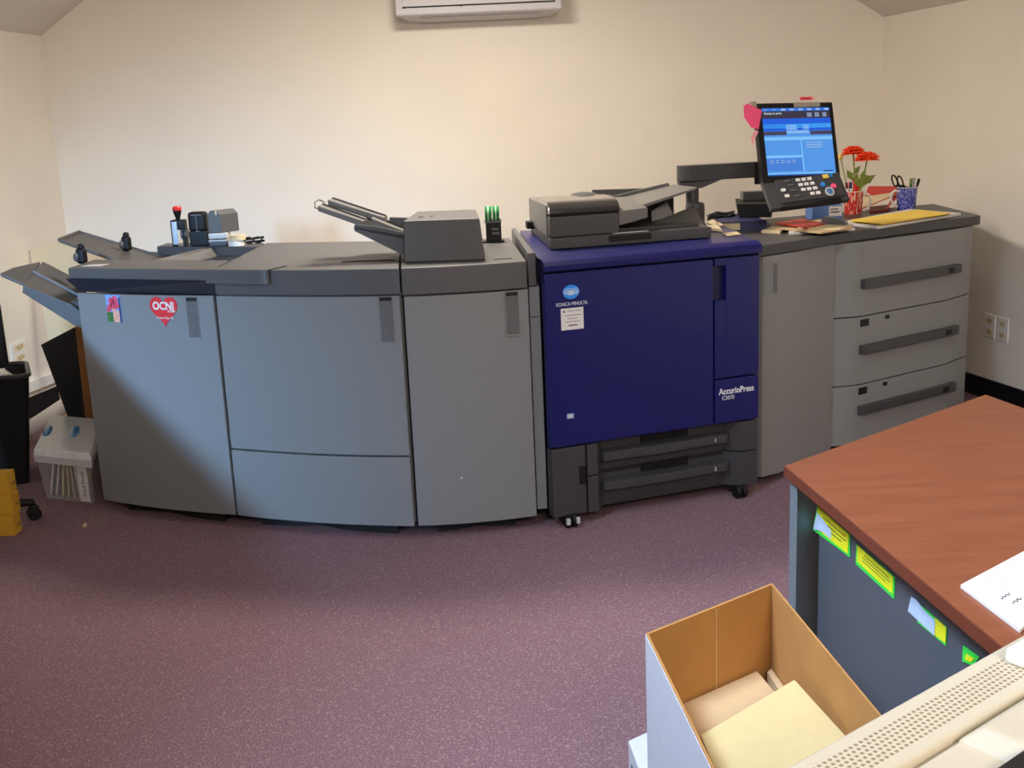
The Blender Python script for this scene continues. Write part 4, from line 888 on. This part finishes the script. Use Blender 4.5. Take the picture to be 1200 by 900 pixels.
# paper tube on the floor
a, b = at(20, 512, .04), at(86, 468, .19); mb = MB(); mb.lathe(a, [(.026, 0), (.04, .0), (.04, (b - a).length), (.026, (b - a).length), (.026, 0)], 22, (b - a), cap=False); o = obj('poster_tube', mb, M['white']); tag(o, 'white rolled poster tube on the floor behind the clear bin', 'tube')
# black waste bin
w1 = at(38, 578, 0) + V((0, .08, 0)); w1 = at(38, 566, 0); rim_z = srow(w1, 440); x1 = w1.x; y0 = w1.y
wb = thing('waste_bin', 'tall black waste bin with rolled rim, at the left edge', 'bin', (x1 - .15, y0 + .12, 0))
wrot = lambda p: V((x1 + (p[0] - x1) * .91 - (p[1] - y0) * .42, y0 + (p[1] - y0) * .91 + (p[0] - x1) * .42 * .5, p[2]))
def rr(x0, x1_, y0_, y1_, z, r=.04, n=5):
    P = []
    for cx_, cy_, a0_ in ((x1_ - r, y1_ - r, 0), (x0 + r, y1_ - r, 90), (x0 + r, y0_ + r, 180), (x1_ - r, y0_ + r, 270)):
        for k in range(n + 1):
            t = math.radians(a0_ + 90 * k / n); P.append((cx_ + r * math.cos(t), cy_ + r * math.sin(t), z))
    return P
wt = atY(36, 445, y0 + .01).x
lo, hi = rr(x1 - .26, x1 - .01, y0, y0 + .30, 0), rr(x1 - .32, wt, y0 - .03, y0 + .34, rim_z)
lo2, hi2 = rr(x1 - .25, x1 - .02, y0 + .01, y0 + .29, .02), rr(x1 - .31, wt - .012, y0 - .018, y0 + .328, rim_z)
lo, hi, lo2, hi2 = [[wrot(p) for p in L_] for L_ in (lo, hi, lo2, hi2)]
n = len(lo); mb = MB(); mb.poly(lo + hi + lo2 + hi2, [tuple(range(n))] + [(i, (i + 1) % n, n + (i + 1) % n, n + i) for i in range(n)] + [(2 * n + i, 2 * n + (i + 1) % n, 3 * n + (i + 1) % n, 3 * n + i) for i in range(n)] + [(n + i, n + (i + 1) % n, 3 * n + (i + 1) % n, 3 * n + i) for i in range(n)] + [tuple(range(2 * n, 3 * n))])
obj('bucket', mb, M['black'], wb)
mb = MB(); mb.tube([V(p) for p in hi], .011, 8, True); obj('rim', mb, M['dark2'], wb)
# crumpled paper in it
p = wrot(V((wt - .15, y0 + .13, rim_z - .05))); mb = MB()
rg = random.Random(5); mb.ball(p, (.075, .085, .065), seg=14)
for v in mb.bm.verts: v.co += V((rg.uniform(-1, 1), rg.uniform(-1, 1), rg.uniform(-1, 1))) * .014
o = obj('crumpled_paper', mb, M['white']); tag(o, 'crumpled white paper on top of the black waste bin', 'paper')
# office chair just outside, only its back edge and one caster reach into view
ch = thing('office_chair', 'black office chair cut by the left edge of the photo, back edge and caster showing', 'chair', (-2.33, 4.42, 0))
cc = V((-2.33, 4.42, 0)); cpos = at(40, 600.5, .03)
mb = MB(); mb.lathe(cc + V((0, 0, .07)), [(.035, 0), (.03, .06), (.025, .08), (.022, .36)], 16); obj('gas_column', mb, M['black'], ch)
d0 = math.atan2(cpos.y - cc.y, cpos.x - cc.x); L_ = (cpos - cc).xy.length
for k in range(5):
    a = d0 + math.radians((0, 78, 130, 170, 215)[k]); e = cc + V((math.cos(a), math.sin(a), 0)) * (L_ if k == 0 else .2)
    mb = MB(); mb.tube([cc + V((0, 0, .11)), e + V((0, 0, .078))], [.028, .016], 10); lg = obj('leg', mb, M['black'], ch)
    mb = MB(); s = V((-math.sin(a), math.cos(a), 0))
    if k == 0: s = V((.55, -.83, 0))
    for w_ in (-.026, .008): mb.lathe(e + s * w_ + V((0, 0, .0275)), [(.024, 0), (.0275, .003), (.0275, .015), (.024, .018)], 18, s)
    mb.ball(e + V((0, 0, .05)), (.022, .022, .022), seg=10); mb.tube([e + V((0, 0, .05)), e + V((0, 0, .085))], .009, 8); obj('caster', mb, M['black'], lg)
mb = MB(); mb.box((cc.x - .30, cc.y - .22, .43), (cc.x + .10, cc.y + .2, .50), .03, 3); obj('seat', mb, M['black'], ch)
xr = atY(5, 400, cc.y + .2).x; zt0, zt1 = atY(3, 432, cc.y + .2).z, atY(0, 352, cc.y + .2).z
mb = MB(); mb.box((xr - .44, cc.y + .18, zt0), (xr, cc.y + .235, zt1), .026, 4); obj('backrest', mb, M['black'], ch)
mb = MB(); mb.box((cc.x - .03, cc.y + .2, .46), (cc.x + .03, cc.y + .23, zt0 + .1), .004); obj('back_support', mb, M['black'], ch)
# yellow cartons
yc = at(23, 620, 0)
for k in range(3):
    x1_ = yc.x + .018 + (.0, .004, -.004)[k]; y0_ = yc.y - .085 + .008 * k; hgt = .088
    mb = MB(); mb.box((x1_ - .10, y0_, .0005 + .0885 * k), (x1_, y0_ + .07, .0005 + .0885 * k + hgt), .003); o = obj('carton', mb, M['ybox']); tag(o, ('bottom mustard carton of the stack at the left edge', 'middle mustard carton of the stack at the left edge', 'topmost mustard carton of the stack at the left edge')[k], 'carton', 'mustard cartons at the left edge')
    mb = MB(); mb.box((x1_ - .0005, y0_ + .03, .03 + .0885 * k), (x1_ + .0006, y0_ + .06, .042 + .0885 * k)); obj('printed_mark', mb, M['wood'], o)
# leaning boards
YW = 6.0
def slab(name, pts, vec, m, label, cat):
    return tag(obj(name, MB().prism(pts, vec), m), label, cat)
b0_, b1_, t1_, t0_ = atY(72, 473, 6.45), atY(128, 470, 6.2), atY(90, 283, 6.42), atY(36, 291, 6.66)
b0_.z = max(.002, b0_.z); b1_.z = b0_.z
b0_, b1_ = V((b0_.x, b0_.y, .002)), V((b1_.x, b1_.y, .002))
slab('foam_board', [b0_, b1_, t1_, t0_], (.0, .018, 0), M['boardp'], 'tall cream board leaning against the left wall behind the output trays', 'board')
fz = [atY(48, 404, 5.62), atY(92, 381, 5.50), atY(97, 480, 5.45), atY(91, 489, 5.5)]
fz[2].z = fz[3].z = .002
o = slab('portfolio_case', [V(p) for p in fz], (.0, .05, 0), M['caseb'], 'black folded case leaning behind the brown board strip', 'case')
mb = MB(); mb.prism([fz[0] + V((.0, -.004, 0)), fz[1] + V((0, -.004, 0)), fz[1] + V((.01, -.004, -.03)), fz[0] + V((.012, -.004, -.03))], (0, .006, 0)); obj('case_edge', mb, M['gap'], o)
wl = [atY(88, 384, 5.42), atY(112, 384, 5.42), atY(125, 487, 5.42), atY(99, 487, 5.42)]
wl[2].z = wl[3].z = .002
slab('board_strip', wl, (0, .03, 0), M['wood'], 'brown fibre board standing on edge between the clear bin and the finisher', 'board')
# scrap on the carpet
q = [at(97, 617.5, .001), at(99, 619, .001), at(102, 616, .001), at(100, 613.5, .001)]
tag(obj('paper_scrap', MB().prism(q, (0, 0, .006)), M['cream']), 'tiny pale scrap on the carpet in front of the clear bin', 'scrap')

# wall outlets
def outlet(name, c4, nrm, label, duplex, group):
    P = [V(p) for p in c4]; t = thing(name, label, 'outlet', P[0], group)
    ctr = sum(P, V((0, 0, 0))) / 4; nn = V(nrm)
    mb = MB(); mb.hexa([*P, *[p.lerp(ctr, .06) + nn * .006 for p in P]]); obj('plate', mb, M['whitep'], t)
    e1 = (P[1] - P[0]); e2 = (P[3] - P[0]); f = affine(P[0] + nn * .006, e1, e2, nn)
    for k in (0, 1):
        z = .27 + .46 * k
        mb = MB(f); mb.prism([(.5 + .3 * math.cos(a * math.pi / 8), z + .14 * math.sin(a * math.pi / 8), 0) for a in range(16)], (0, 0, .002)); sk = obj('socket', mb, M['cream'], t)
        mb = MB(f); mb.box((.38, z - .03, .0018), (.42, z + .06, .0026)); mb.box((.58, z - .03, .0018), (.62, z + .06, .0026)); mb.box((.47, z - .09, .0018), (.53, z - .05, .0026)); obj('slot', mb, M['gap'], sk)
nL = V((lw0.y - lw1.y, -(lw0.x - lw1.x), 0)).normalized(); nR = V((-(rw0.y - rw1.y), (rw0.x - rw1.x), 0)).normalized()
oL = V((lw0.x, lw0.y, 0)); oR = V((rw0.x, rw0.y, 0))
wl_ = lambda px, py: onplane(px, py, oL, nL); wr_ = lambda px, py: onplane(px, py, oR, nR)
outlet('wall_outlet', [wl_(14, 431), wl_(33, 421.5), wl_(30, 396.5), wl_(11, 404)], nL, 'ivory outlet plate on the left wall', True, None)
outlet('wall_outlet', [wr_(1153.5, 394), wr_(1166, 398), wr_(1167.5, 369.5), wr_(1155, 366)], nR, 'left one of the two ivory outlets on the right wall', True, 'outlets on the right wall')
outlet('wall_outlet', [wr_(1168.5, 398.5), wr_(1181.5, 402), wr_(1183, 374), wr_(1170, 370.5)], nR, 'right one of the two ivory outlets on the right wall', True, 'outlets on the right wall')
mb = MB(); mb.tube([at(x, y, .006) for x, y in ((1128, 456), (1140, 461), (1150, 464), (1162, 474), (1180, 480))], .006, 8); tag(obj('floor_cable', mb, M['black']), 'black cable on the carpet along the right baseboard', 'cable')

# air conditioner on the back wall
ac = thing('air_conditioner', 'white wall air conditioner at the top of the back wall', 'air conditioner', (-.1, 6.98, 2.1))
ya = 6.86
aL, aR = atY(463, 16, ya), atY(659, 14, ya); zb = .5 * (aL.z + aR.z); b_L, b_R = atY(489, 36, YB), atY(636, 33, YB)
zt = zb + .29
mb = MB(); zw = .5 * (b_L.z + b_R.z)
mb.hexa([(aL.x, ya, zb), (aR.x, ya, zb), (aR.x - .06, YB - .001, zb - .02), (aL.x + .08, YB - .001, zb - .02), (aL.x, ya, zt), (aR.x, ya, zt), (aR.x, YB - .001, zt), (aL.x, YB - .001, zt)], .012, 3); obj('housing', mb, M['acw'], ac)
mb = MB(); mb.box((aL.x + .045, ya - .008, zb + .05), (aR.x - .04, ya + .01, zt - .01), .004); fpn = obj('front_panel', mb, M['acw'], ac)
mb = MB(); mb.box((aL.x + .045, ya - .006, zb + .044), (aR.x - .04, ya + .01, zb + .049)); obj('panel_gap', mb, M['gap'], fpn)
mb = MB(); mb.box((aL.x + .38, ya - .0085, zb + .042), (aL.x + .40, ya, zb + .048)); mb.box((aL.x + .046, ya - .0085, zb + .042), (aL.x + .06, ya, zb + .05)); obj('panel_latch', mb, M['gap'], fpn)
mb = MB(); mb.hexa([(aL.x + .14, ya + .06, zb - .012), (aR.x - .12, ya + .06, zb - .012), (aR.x - .15, YB - .04, zb - .024), (aL.x + .17, YB - .04, zb - .024), (aL.x + .14, ya + .06, zb + .01), (aR.x - .12, ya + .06, zb + .01), (aR.x - .15, YB - .04, zb + .0), (aL.x + .17, YB - .04, zb + .0)], .003); obj('air_vane', mb, M['acw'], ac)

# added unseen blocker left of the frame, sloped to shade the finisher's lower corner
ex_ = lambda y: -.45 * y - .15
blocker = thing('shade_blocker', 'added slope topped blocker outside the left edge of the frame, shading the finisher', 'light blocker', (-1.7, 2.6, 0))
prof_ = [(1.2, .46), (2.6, .50), (3.9, .95)]
mb = MB(); nn_ = V((-.912, -.41, 0)) * .55; k_ = V((-.07, -.03, 0))
vs_ = []
for y, h in prof_:
    a = V((ex_(y), y, 0)) + k_; vs_ += [a, a + V((0, 0, h - .03)), a + nn_ + V((0, 0, h - .03)), a + nn_]
mb.poly(vs_, [(0, 1, 2, 3), (11, 10, 9, 8)] + [(4 * q + p, 4 * q + 4 + p, 4 * q + 4 + (p + 1) % 4, 4 * q + (p + 1) % 4) for q in (0, 1) for p in range(4)]); obj('blocker_body', mb, M['desklam'], blocker)
mb = MB(); vs_ = []
for y, h in prof_:
    a = V((ex_(y), y, h - .029)); vs_ += [a, a + V((0, 0, .025)), a + nn_ * 1.15 + V((0, 0, .025)), a + nn_ * 1.15]
mb.poly(vs_, [(0, 1, 2, 3), (11, 10, 9, 8)] + [(4 * q + p, 4 * q + 4 + p, 4 * q + 4 + (p + 1) % 4, 4 * q + (p + 1) % 4) for q in (0, 1) for p in range(4)]); obj('top', mb, M['deskend'], blocker)
# ------------------------------------------------------------------ desk on the right
D1, D2, D3 = at(920, 545, .74), at(1155, 462, .74), at(1186, 766, .74)
D4 = D2 + (D3 - D1) * 1.25 + V((.12, 0, 0))
dk = thing('desk', 'cherry topped office desk with slate panels in the right foreground', 'desk', ((D1.x + D4.x) / 2, (D1.y + D4.y) / 2, 0))
mb = MB(); mb.prism([V((p.x, p.y, .712)) for p in (D1, D3, D4, D2)], (0, 0, .028), .003); obj('desktop', mb, M['desk'], dk)
ue = (D3 - D1); ue.z = 0; ub = (D2 - D1); ub.z = 0; un = V((-ue.y, ue.x, 0)).normalized()
if un.x < 0: un = -un
mb = MB(); t_ = un * -.003
mb.prism([V((p.x, p.y, .713)) for p in (D1 + t_, D3 + t_, D3, D1)], (0, 0, .0255)); obj('edge_band', mb, M['deskedge'], dk)
uen = ue.normalized(); ubn = ub.normalized()
def vpanel(a, b, th, z0, z1, m, nm):
    d = (b - a).normalized(); n = V((-d.y, d.x, 0)) * th; mb = MB(); mb.prism([(p.x, p.y, z0) for p in (a, b, b + n, a + n)], (0, 0, z1 - z0), .002); return obj(nm, mb, m, dk)
e0 = D1 + uen * .012 + un * .008
vpanel(e0, e0 + ubn * .8, -.022, 0, .7125, M['deskend'], 'end_panel')
m0 = D1 + un * .075 + uen * .03; m1 = m0 + uen * 1.02
vpanel(m0, m1, .02, .12, .7125, M['desklam'], 'modesty_panel')
e1 = D3 - uen * .05 + un * .01 ; vpanel(e1, e1 + ubn * .8, -.03, 0, .7125, M['deskend'], 'end_panel')
# sticky labels along the panel below the desk edge
fpp = lambda px, py, off=.0012: onplane(px, py, m0 - un * off, un)
def label(pts, ypts, lab, torn=None, lines=True):
    g_ = [fpp(*p) for p in pts]
    o = tag(obj('neon_label', MB().prism(g_, un * -.0008), M['neong']), lab, 'label', 'neon labels on the desk panel')
    obj('yellow_face', MB().prism([V((p.x, p.y, min(p.z, .7105))) for p in [fpp(*q, .0028) for q in ypts]], un * -.0006), M['neony'], o)
    if torn: obj('torn_paper', MB().prism([fpp(*p, .004) for p in torn], un * -.0006), M['pblue'], o)
    if lines:
        a, b, c, d = [fpp(*p, .0036) for p in ypts[:4]]
        mb = MB()
        for f0, f1, f2 in ((.25, .2, .9), (.45, .15, .92), (.65, .15, .8)):
            p = a.lerp(d, f0); q = b.lerp(c, f0); u0, u1 = p.lerp(q, f1), p.lerp(q, f2); w = (d - a) * .035; mb.prism([u0, u1, u1 + w, u0 + w], un * -.0004)
        obj('printed_lines', mb, M['handw'], o)
label([(958, 592.5), (996.5, 626), (996, 653), (953, 621)], [(958.5, 593.5), (995, 626), (993.5, 649), (955, 618)], 'neon label nearest the far desk corner, its left end torn', [(958, 600), (974, 622), (974, 632), (964, 623), (953, 620)])
label([(1004, 638), (1049, 676.5), (1048, 702), (1003, 661)], [(1005, 639), (1046.5, 676), (1046, 696), (1004.5, 658)], 'second neon label from the far desk corner, under the desk edge')
label([(1080, 710), (1110, 735.5), (1109, 757), (1075, 729)], [(1096, 724), (1109, 735.5), (1108, 754), (1093, 742)], 'third neon label, overlaid by torn pale blue paper', [(1068, 699), (1074, 703), (1084, 716), (1096, 727), (1095, 745), (1080, 731), (1064, 716)], False)
label([(1129, 756), (1148, 770), (1140, 780), (1128, 775)], [(1132, 766), (1142, 772), (1138, 776), (1131, 773)], 'green label nearest the beige printer, mostly hidden behind it', None, False)
# papers on the desk
q = [at(1125.5, 689, .7405), at(1206, 646, .7405), at(1250, 690, .7405), at(1195, 742, .7405)]
o = tag(obj('letter_sheets', MB().prism(q, (0, 0, .006)), M['white']), 'white handwritten sheets lying on the cherry desktop', 'paper')
e1_, e2_ = (q[1] - q[0]), (q[3] - q[0]); f = affine(q[0] + V((0, 0, .0064)), e1_, e2_, (0, 0, 1))
mb = MB(f)
for k in range(6): mb.box((.06, .12 + .14 * k, 0), (.95, .124 + .14 * k, .0003))
obj('ruled_lines', mb, M['lip'], o)
mb = MB(f); rg = random.Random(9)
for (x0, y0_) in ((.16, .5), (.2, .64)):
    pts = [f @ V((x0 + .016 * j, y0_ + .035 * math.sin(j * 2.1) * (.4 + rg.random() * .6), .0006)) for j in range(9)]; mb.fr = Matrix.Identity(4); mb.tube(pts, .0007, 5); mb.fr = f
obj('handwriting', mb, M['handw'], o)

# ------------------------------------------------------------------ carton of papers and the box under it
ZB = .60
X0, X1, X2 = at(905, 683, ZB), at(757, 742, ZB), at(1026, 829, ZB)
u1, u2 = X1 - X0, (X2 - X0) * 1.28
fbx = affine(V((X0.x, X0.y, 0)), V((u1.x, u1.y, 0)), V((u2.x, u2.y, 0)), (0, 0, 1))
ZL0 = .285
cx_ = thing('cardboard_box', 'open white carton, brown inside, filled with papers beside the desk', 'box', X0.lerp(X1, .5) + u2 * .5 - V((0, 0, ZB - ZL0)))
cx_.location.z = ZL0 + .0005
t = .014; tv = .010
def wallp(a, b, nm):
    mb = MB(fbx); mb.box((a[0], a[1], ZL0 + .0005), (b[0], b[1], ZB), .0006, 1); o = obj(nm, mb, M['kraft'], cx_)
    return o
wallp((0, 0), (1, tv), 'wall_panel'); wallp((0, 1 - tv), (1, 1), 'wall_panel'); wallp((0, tv), (t, 1 - tv), 'wall_panel'); wallp((1 - t, tv), (1, 1 - tv), 'wall_panel')
mb = MB(fbx); mb.box((t, tv, ZL0 + .0005), (1 - t, 1 - tv, ZL0 + .008)); obj('bottom_panel', mb, M['kraft'], cx_)
mb = MB(fbx); zz0 = ZL0 + .002; zz1 = ZB - .003
mb.box((1.0, -.002, zz0), (1.004, 1.002, zz1)); mb.box((-.004, -.002, zz0), (0, 1.002, zz1)); mb.box((0, -.003, zz0), (1, 0, zz1)); mb.box((0, 1, zz0), (1, 1.003, zz1)); obj('white_liner', mb, M['boxw'], cx_)
mb = MB(fbx); mb.box((.47, tv, ZL0 + .02), (.476, tv + .0015, ZB - .004)); obj('crease', mb, M['tan'], cx_)
# contents
zc = ZL0 + .0085
def inner(name, pts, z0, z1, m, label, grp=None):
    mb = MB(fbx); n = len(pts); mb.prism([(x, y, z0) for x, y in pts], (0, 0, z1 - z0), .001, 1); return tag(obj(name, mb, m), label, 'paper', grp)
zp = .425
bi = fbx.inverted()
def pin(px, py, z): q = bi @ at(px, py, z); return (min(max(q.x, .022), .978), min(max(q.y, .016), .984))
inner('card_sheets', [pin(899, 788, zp - .01), pin(911, 780, zp - .01), pin(926, 797, zp - .01), pin(960, 860, zp - .01), pin(946, 860, zp - .01)], zc, zp - .008, M['tan'], 'narrow strip of tan card in the far corner of the open carton')
inner('card_sheets', [pin(791, 821, zp), pin(887, 786, zp), pin(912, 815, zp), pin(900, 900, zp), pin(810, 900, zp)], zc, zp, M['tan'], 'tan card stack along the left side of the open carton')
zt9 = .50; top_ = [pin(821, 861, zt9), pin(931, 796, zt9), pin(991, 862, zt9), pin(900, 960, zt9), pin(862, 960, zt9)]
for k in range(6):
    j_ = [(0, 0), (.012, -.006), (-.008, .006), (.010, .008), (-.006, -.006), (0, 0)][k]
    z0_ = zp + .0005 + .0125 * k; inner('envelope_stack', [(min(max(x + j_[0], .022), .978), min(max(y + j_[1], .016), .984)) for x, y in top_], z0_, z0_ + .0118, M['manila'] if k not in (2, 4) else M['cream'], ('lowest', 'second', 'third', 'fourth', 'fifth', 'topmost')[k] + ' cream envelope of the pile in the open carton' + (', counted from below' if 0 < k < 5 else ''), 'envelopes in the open carton')
mb_ = None
# lower white box
W0 = at(738, 868, ZL0); d1 = V((u1.x, u1.y, 0)).normalized(); d2 = V((u2.x, u2.y, 0)).normalized()
fw = affine(V((W0.x, W0.y, 0)), d1, d2, (0, 0, 1))
wbx = thing('paper_carton', 'closed white carton with red and black print, under the open carton', 'box', W0 - d1 * .2 + d2 * .15 - V((0, 0, ZL0)))
LL = V((u1.x, u1.y, 0)).length
mb = MB(fw); mb.box((-LL - .02, 0, 0), (0, .42, ZL0 - .045), .003); obj('carton_base', mb, M['boxw'], wbx)
mb = MB(fw); mb.box((-LL - .024, -.004, ZL0 - .075), (.004, .424, ZL0), .004); obj('carton_lid', mb, M['boxw'], wbx)
mb = MB(fw); mb.box((.0042, .03, ZL0 - .06), (.0052, .10, ZL0 - .035)); mb.box((.0042, .11, ZL0 - .05), (.0052, .13, ZL0 - .03)); obj('black_print', mb, M['black'], wbx)
mb = MB(fw); mb.box((.0042, .03, ZL0 - .1), (.0052, .16, ZL0 - .066)); obj('red_print', mb, M['red'], wbx)

# ------------------------------------------------------------------ beige printer in the near corner
ZP = .95
E0, E1 = at(913, 900, ZP), at(1204, 738, ZP)
fq = frame(E0, E1); W = (E1 - E0).length; fq.translation = V((E0.x, E0.y, 0))
bp_ = thing('desktop_printer', 'aged beige desktop printer with rows of vent slots in the near right corner', 'printer', (E0.lerp(E1, .5).x + .08, E0.lerp(E1, .5).y - .16, .762))
x0, x1 = -.16, W + .10
gy = [ (fq.inverted() @ at(x, y, ZP)).y for x, y in ((1060, 900), (1200, 815), (1115, 868), (1200, 828))]
yg = .5 * (gy[0] + gy[1])
mb = MB(fq); mb.box((x0, yg + .003, .765), (x1, 0, ZP), .008, 3); hs = obj('rear_housing', mb, M['beige'], bp_)
mb = MB(fq); mb.box((x0, -.34, .765), (x1, yg - .003, ZP - .001), .006, 3); fh = obj('front_housing', mb, M['beige'], bp_)
mb = MB(fq); mb.box((x0 + .01, yg - .004, .78), (x1 - .01, yg + .004, ZP - .008)); obj('seam', mb, M['beiged'], bp_)
mb = MB(fq); na = 0
yt0, yt1 = -.022, yg + .022
nrow = 6
for r in range(nrow):
    y = yt0 + (yt1 - yt0) * r / (nrow - 1)
    for k in range(62):
        x = .005 + k * .0079 + (.004 if r % 2 else 0)
        if x > W - .035 : break
        mb.box((x, y - .0016, ZP - .003), (x + .0038, y + .0016, ZP + .0004))
vs_ = obj('vent_slots', mb, M['beiged'], hs)
a = fq.inverted() @ at(1118, 868, ZP)
xs = a.x; ys = a.y
mb = MB(fq); mb.hexa([(xs, -.33, ZP - .002), (x1 - .02, -.33, ZP - .002), (x1 - .02, ys, ZP - .002), (xs, ys, ZP - .002), (xs + .02, -.32, ZP + .016), (x1 - .03, -.32, ZP + .016), (x1 - .03, ys - .018, ZP + .016), (xs + .02, ys - .018, ZP + .016)], .004); cv = obj('raised_cover', mb, M['beige'], fh)
b = [fq.inverted() @ at(x, y, ZP + .0165) for x, y in ((1166, 902), (1191, 883))]
mb = MB(fq); mb.box((b[0].x, -.30, ZP + .0155), (x1 - .06, b[1].y - .002, ZP + .0172), .0004, 1); obj('smoked_window', mb, M['black'], cv)
mb = MB(fq); k_ = fq.inverted() @ at(1196, 757, ZP + .02); mb.box((k_.x - .012, k_.y - .03, ZP - .001), (k_.x + .06, k_.y + .012, ZP + .018), .005, 3); obj('paper_lever', mb, M['whitep'], hs)
# stand under the printer
ps = thing('printer_stand', 'low table under the beige printer, below the frame', 'table', (bp_.location.x, bp_.location.y, 0))
mb = MB(fq); mb.box((x0 + .03, -.33, .735), (x1 - .03, -.015, .7645), .003); obj('top', mb, M['deskend'], ps)
for x in (x0 + .05, x1 - .09):
    for y in (-.32, -.06):
        mb = MB(fq); mb.box((x, y, 0), (x + .035, y + .035, .736), .003); obj('leg', mb, M['deskend'], ps)

# ------------------------------------------------------------------ light
def area(name, loc, tgt, sx, sy, power, col, shape='RECTANGLE', spread=180):
    d = bpy.data.lights.new(name, 'AREA'); d.shape = shape; d.size = sx; d.size_y = sy; d.energy = power; d.color = col; d.spread = math.radians(spread)
    o = bpy.data.objects.new(name, d); C.objects.link(o); o.location = loc
    o.rotation_euler = (V(tgt) - V(loc)).to_track_quat('-Z', 'Z').to_euler(); return o
area('window_daylight', (-2.5, -2.58, 2.15), (-2.0, 4.6, .2), .6, .6, 23, (.34, .62, 1.0), spread=30)
area('cool_floor_fill', (-1.1, 1.3, 3.1), (1.5, 2.6, .0), .7, .9, 38, (.62, .77, 1.0), spread=75)  # added cool fill from overhead for the right carpet and carton; ceiling has no opening
area('ceiling_lamp', (-.3, 5.2, 2.68), (-.3, 5.2, 0), .6, .6, 67, (1.0, .90, .78), 'DISK')
area('warm_fill_right', (1.5, 3.2, 3.1), (1.5, 3.2, 0), 1.2, .6, 42, (1.0, .88, .74))  # added warm fill to lighten the right wall, desk and drawer fronts
area('warm_fill_front', (1.0, -1.6, 2.9), (.8, 4.5, .7), 1.2, .6, 84, (1.0, .91, .80))  # added fill from behind the camera, lifts the machine fronts
w = bpy.data.worlds.new('daylight'); SC.world = w; w.use_nodes = True
bg = w.node_tree.nodes['Background']; sky = w.node_tree.nodes.new('ShaderNodeTexSky'); sky.sky_type = 'NISHITA'; sky.sun_disc = False; sky.sun_elevation = math.radians(40)
w.node_tree.links.new(sky.outputs[0], bg.inputs['Color']); bg.inputs['Strength'].default_value = .15
SC.view_settings.view_transform = 'Standard'; SC.view_settings.look = 'None'; SC.view_settings.gamma = 1; SC.view_settings.use_curve_mapping = False
SC.view_settings.exposure = 0.05
SC.cycles.use_denoising = True; SC.cycles.max_bounces = 8; SC.cycles.diffuse_bounces = 5
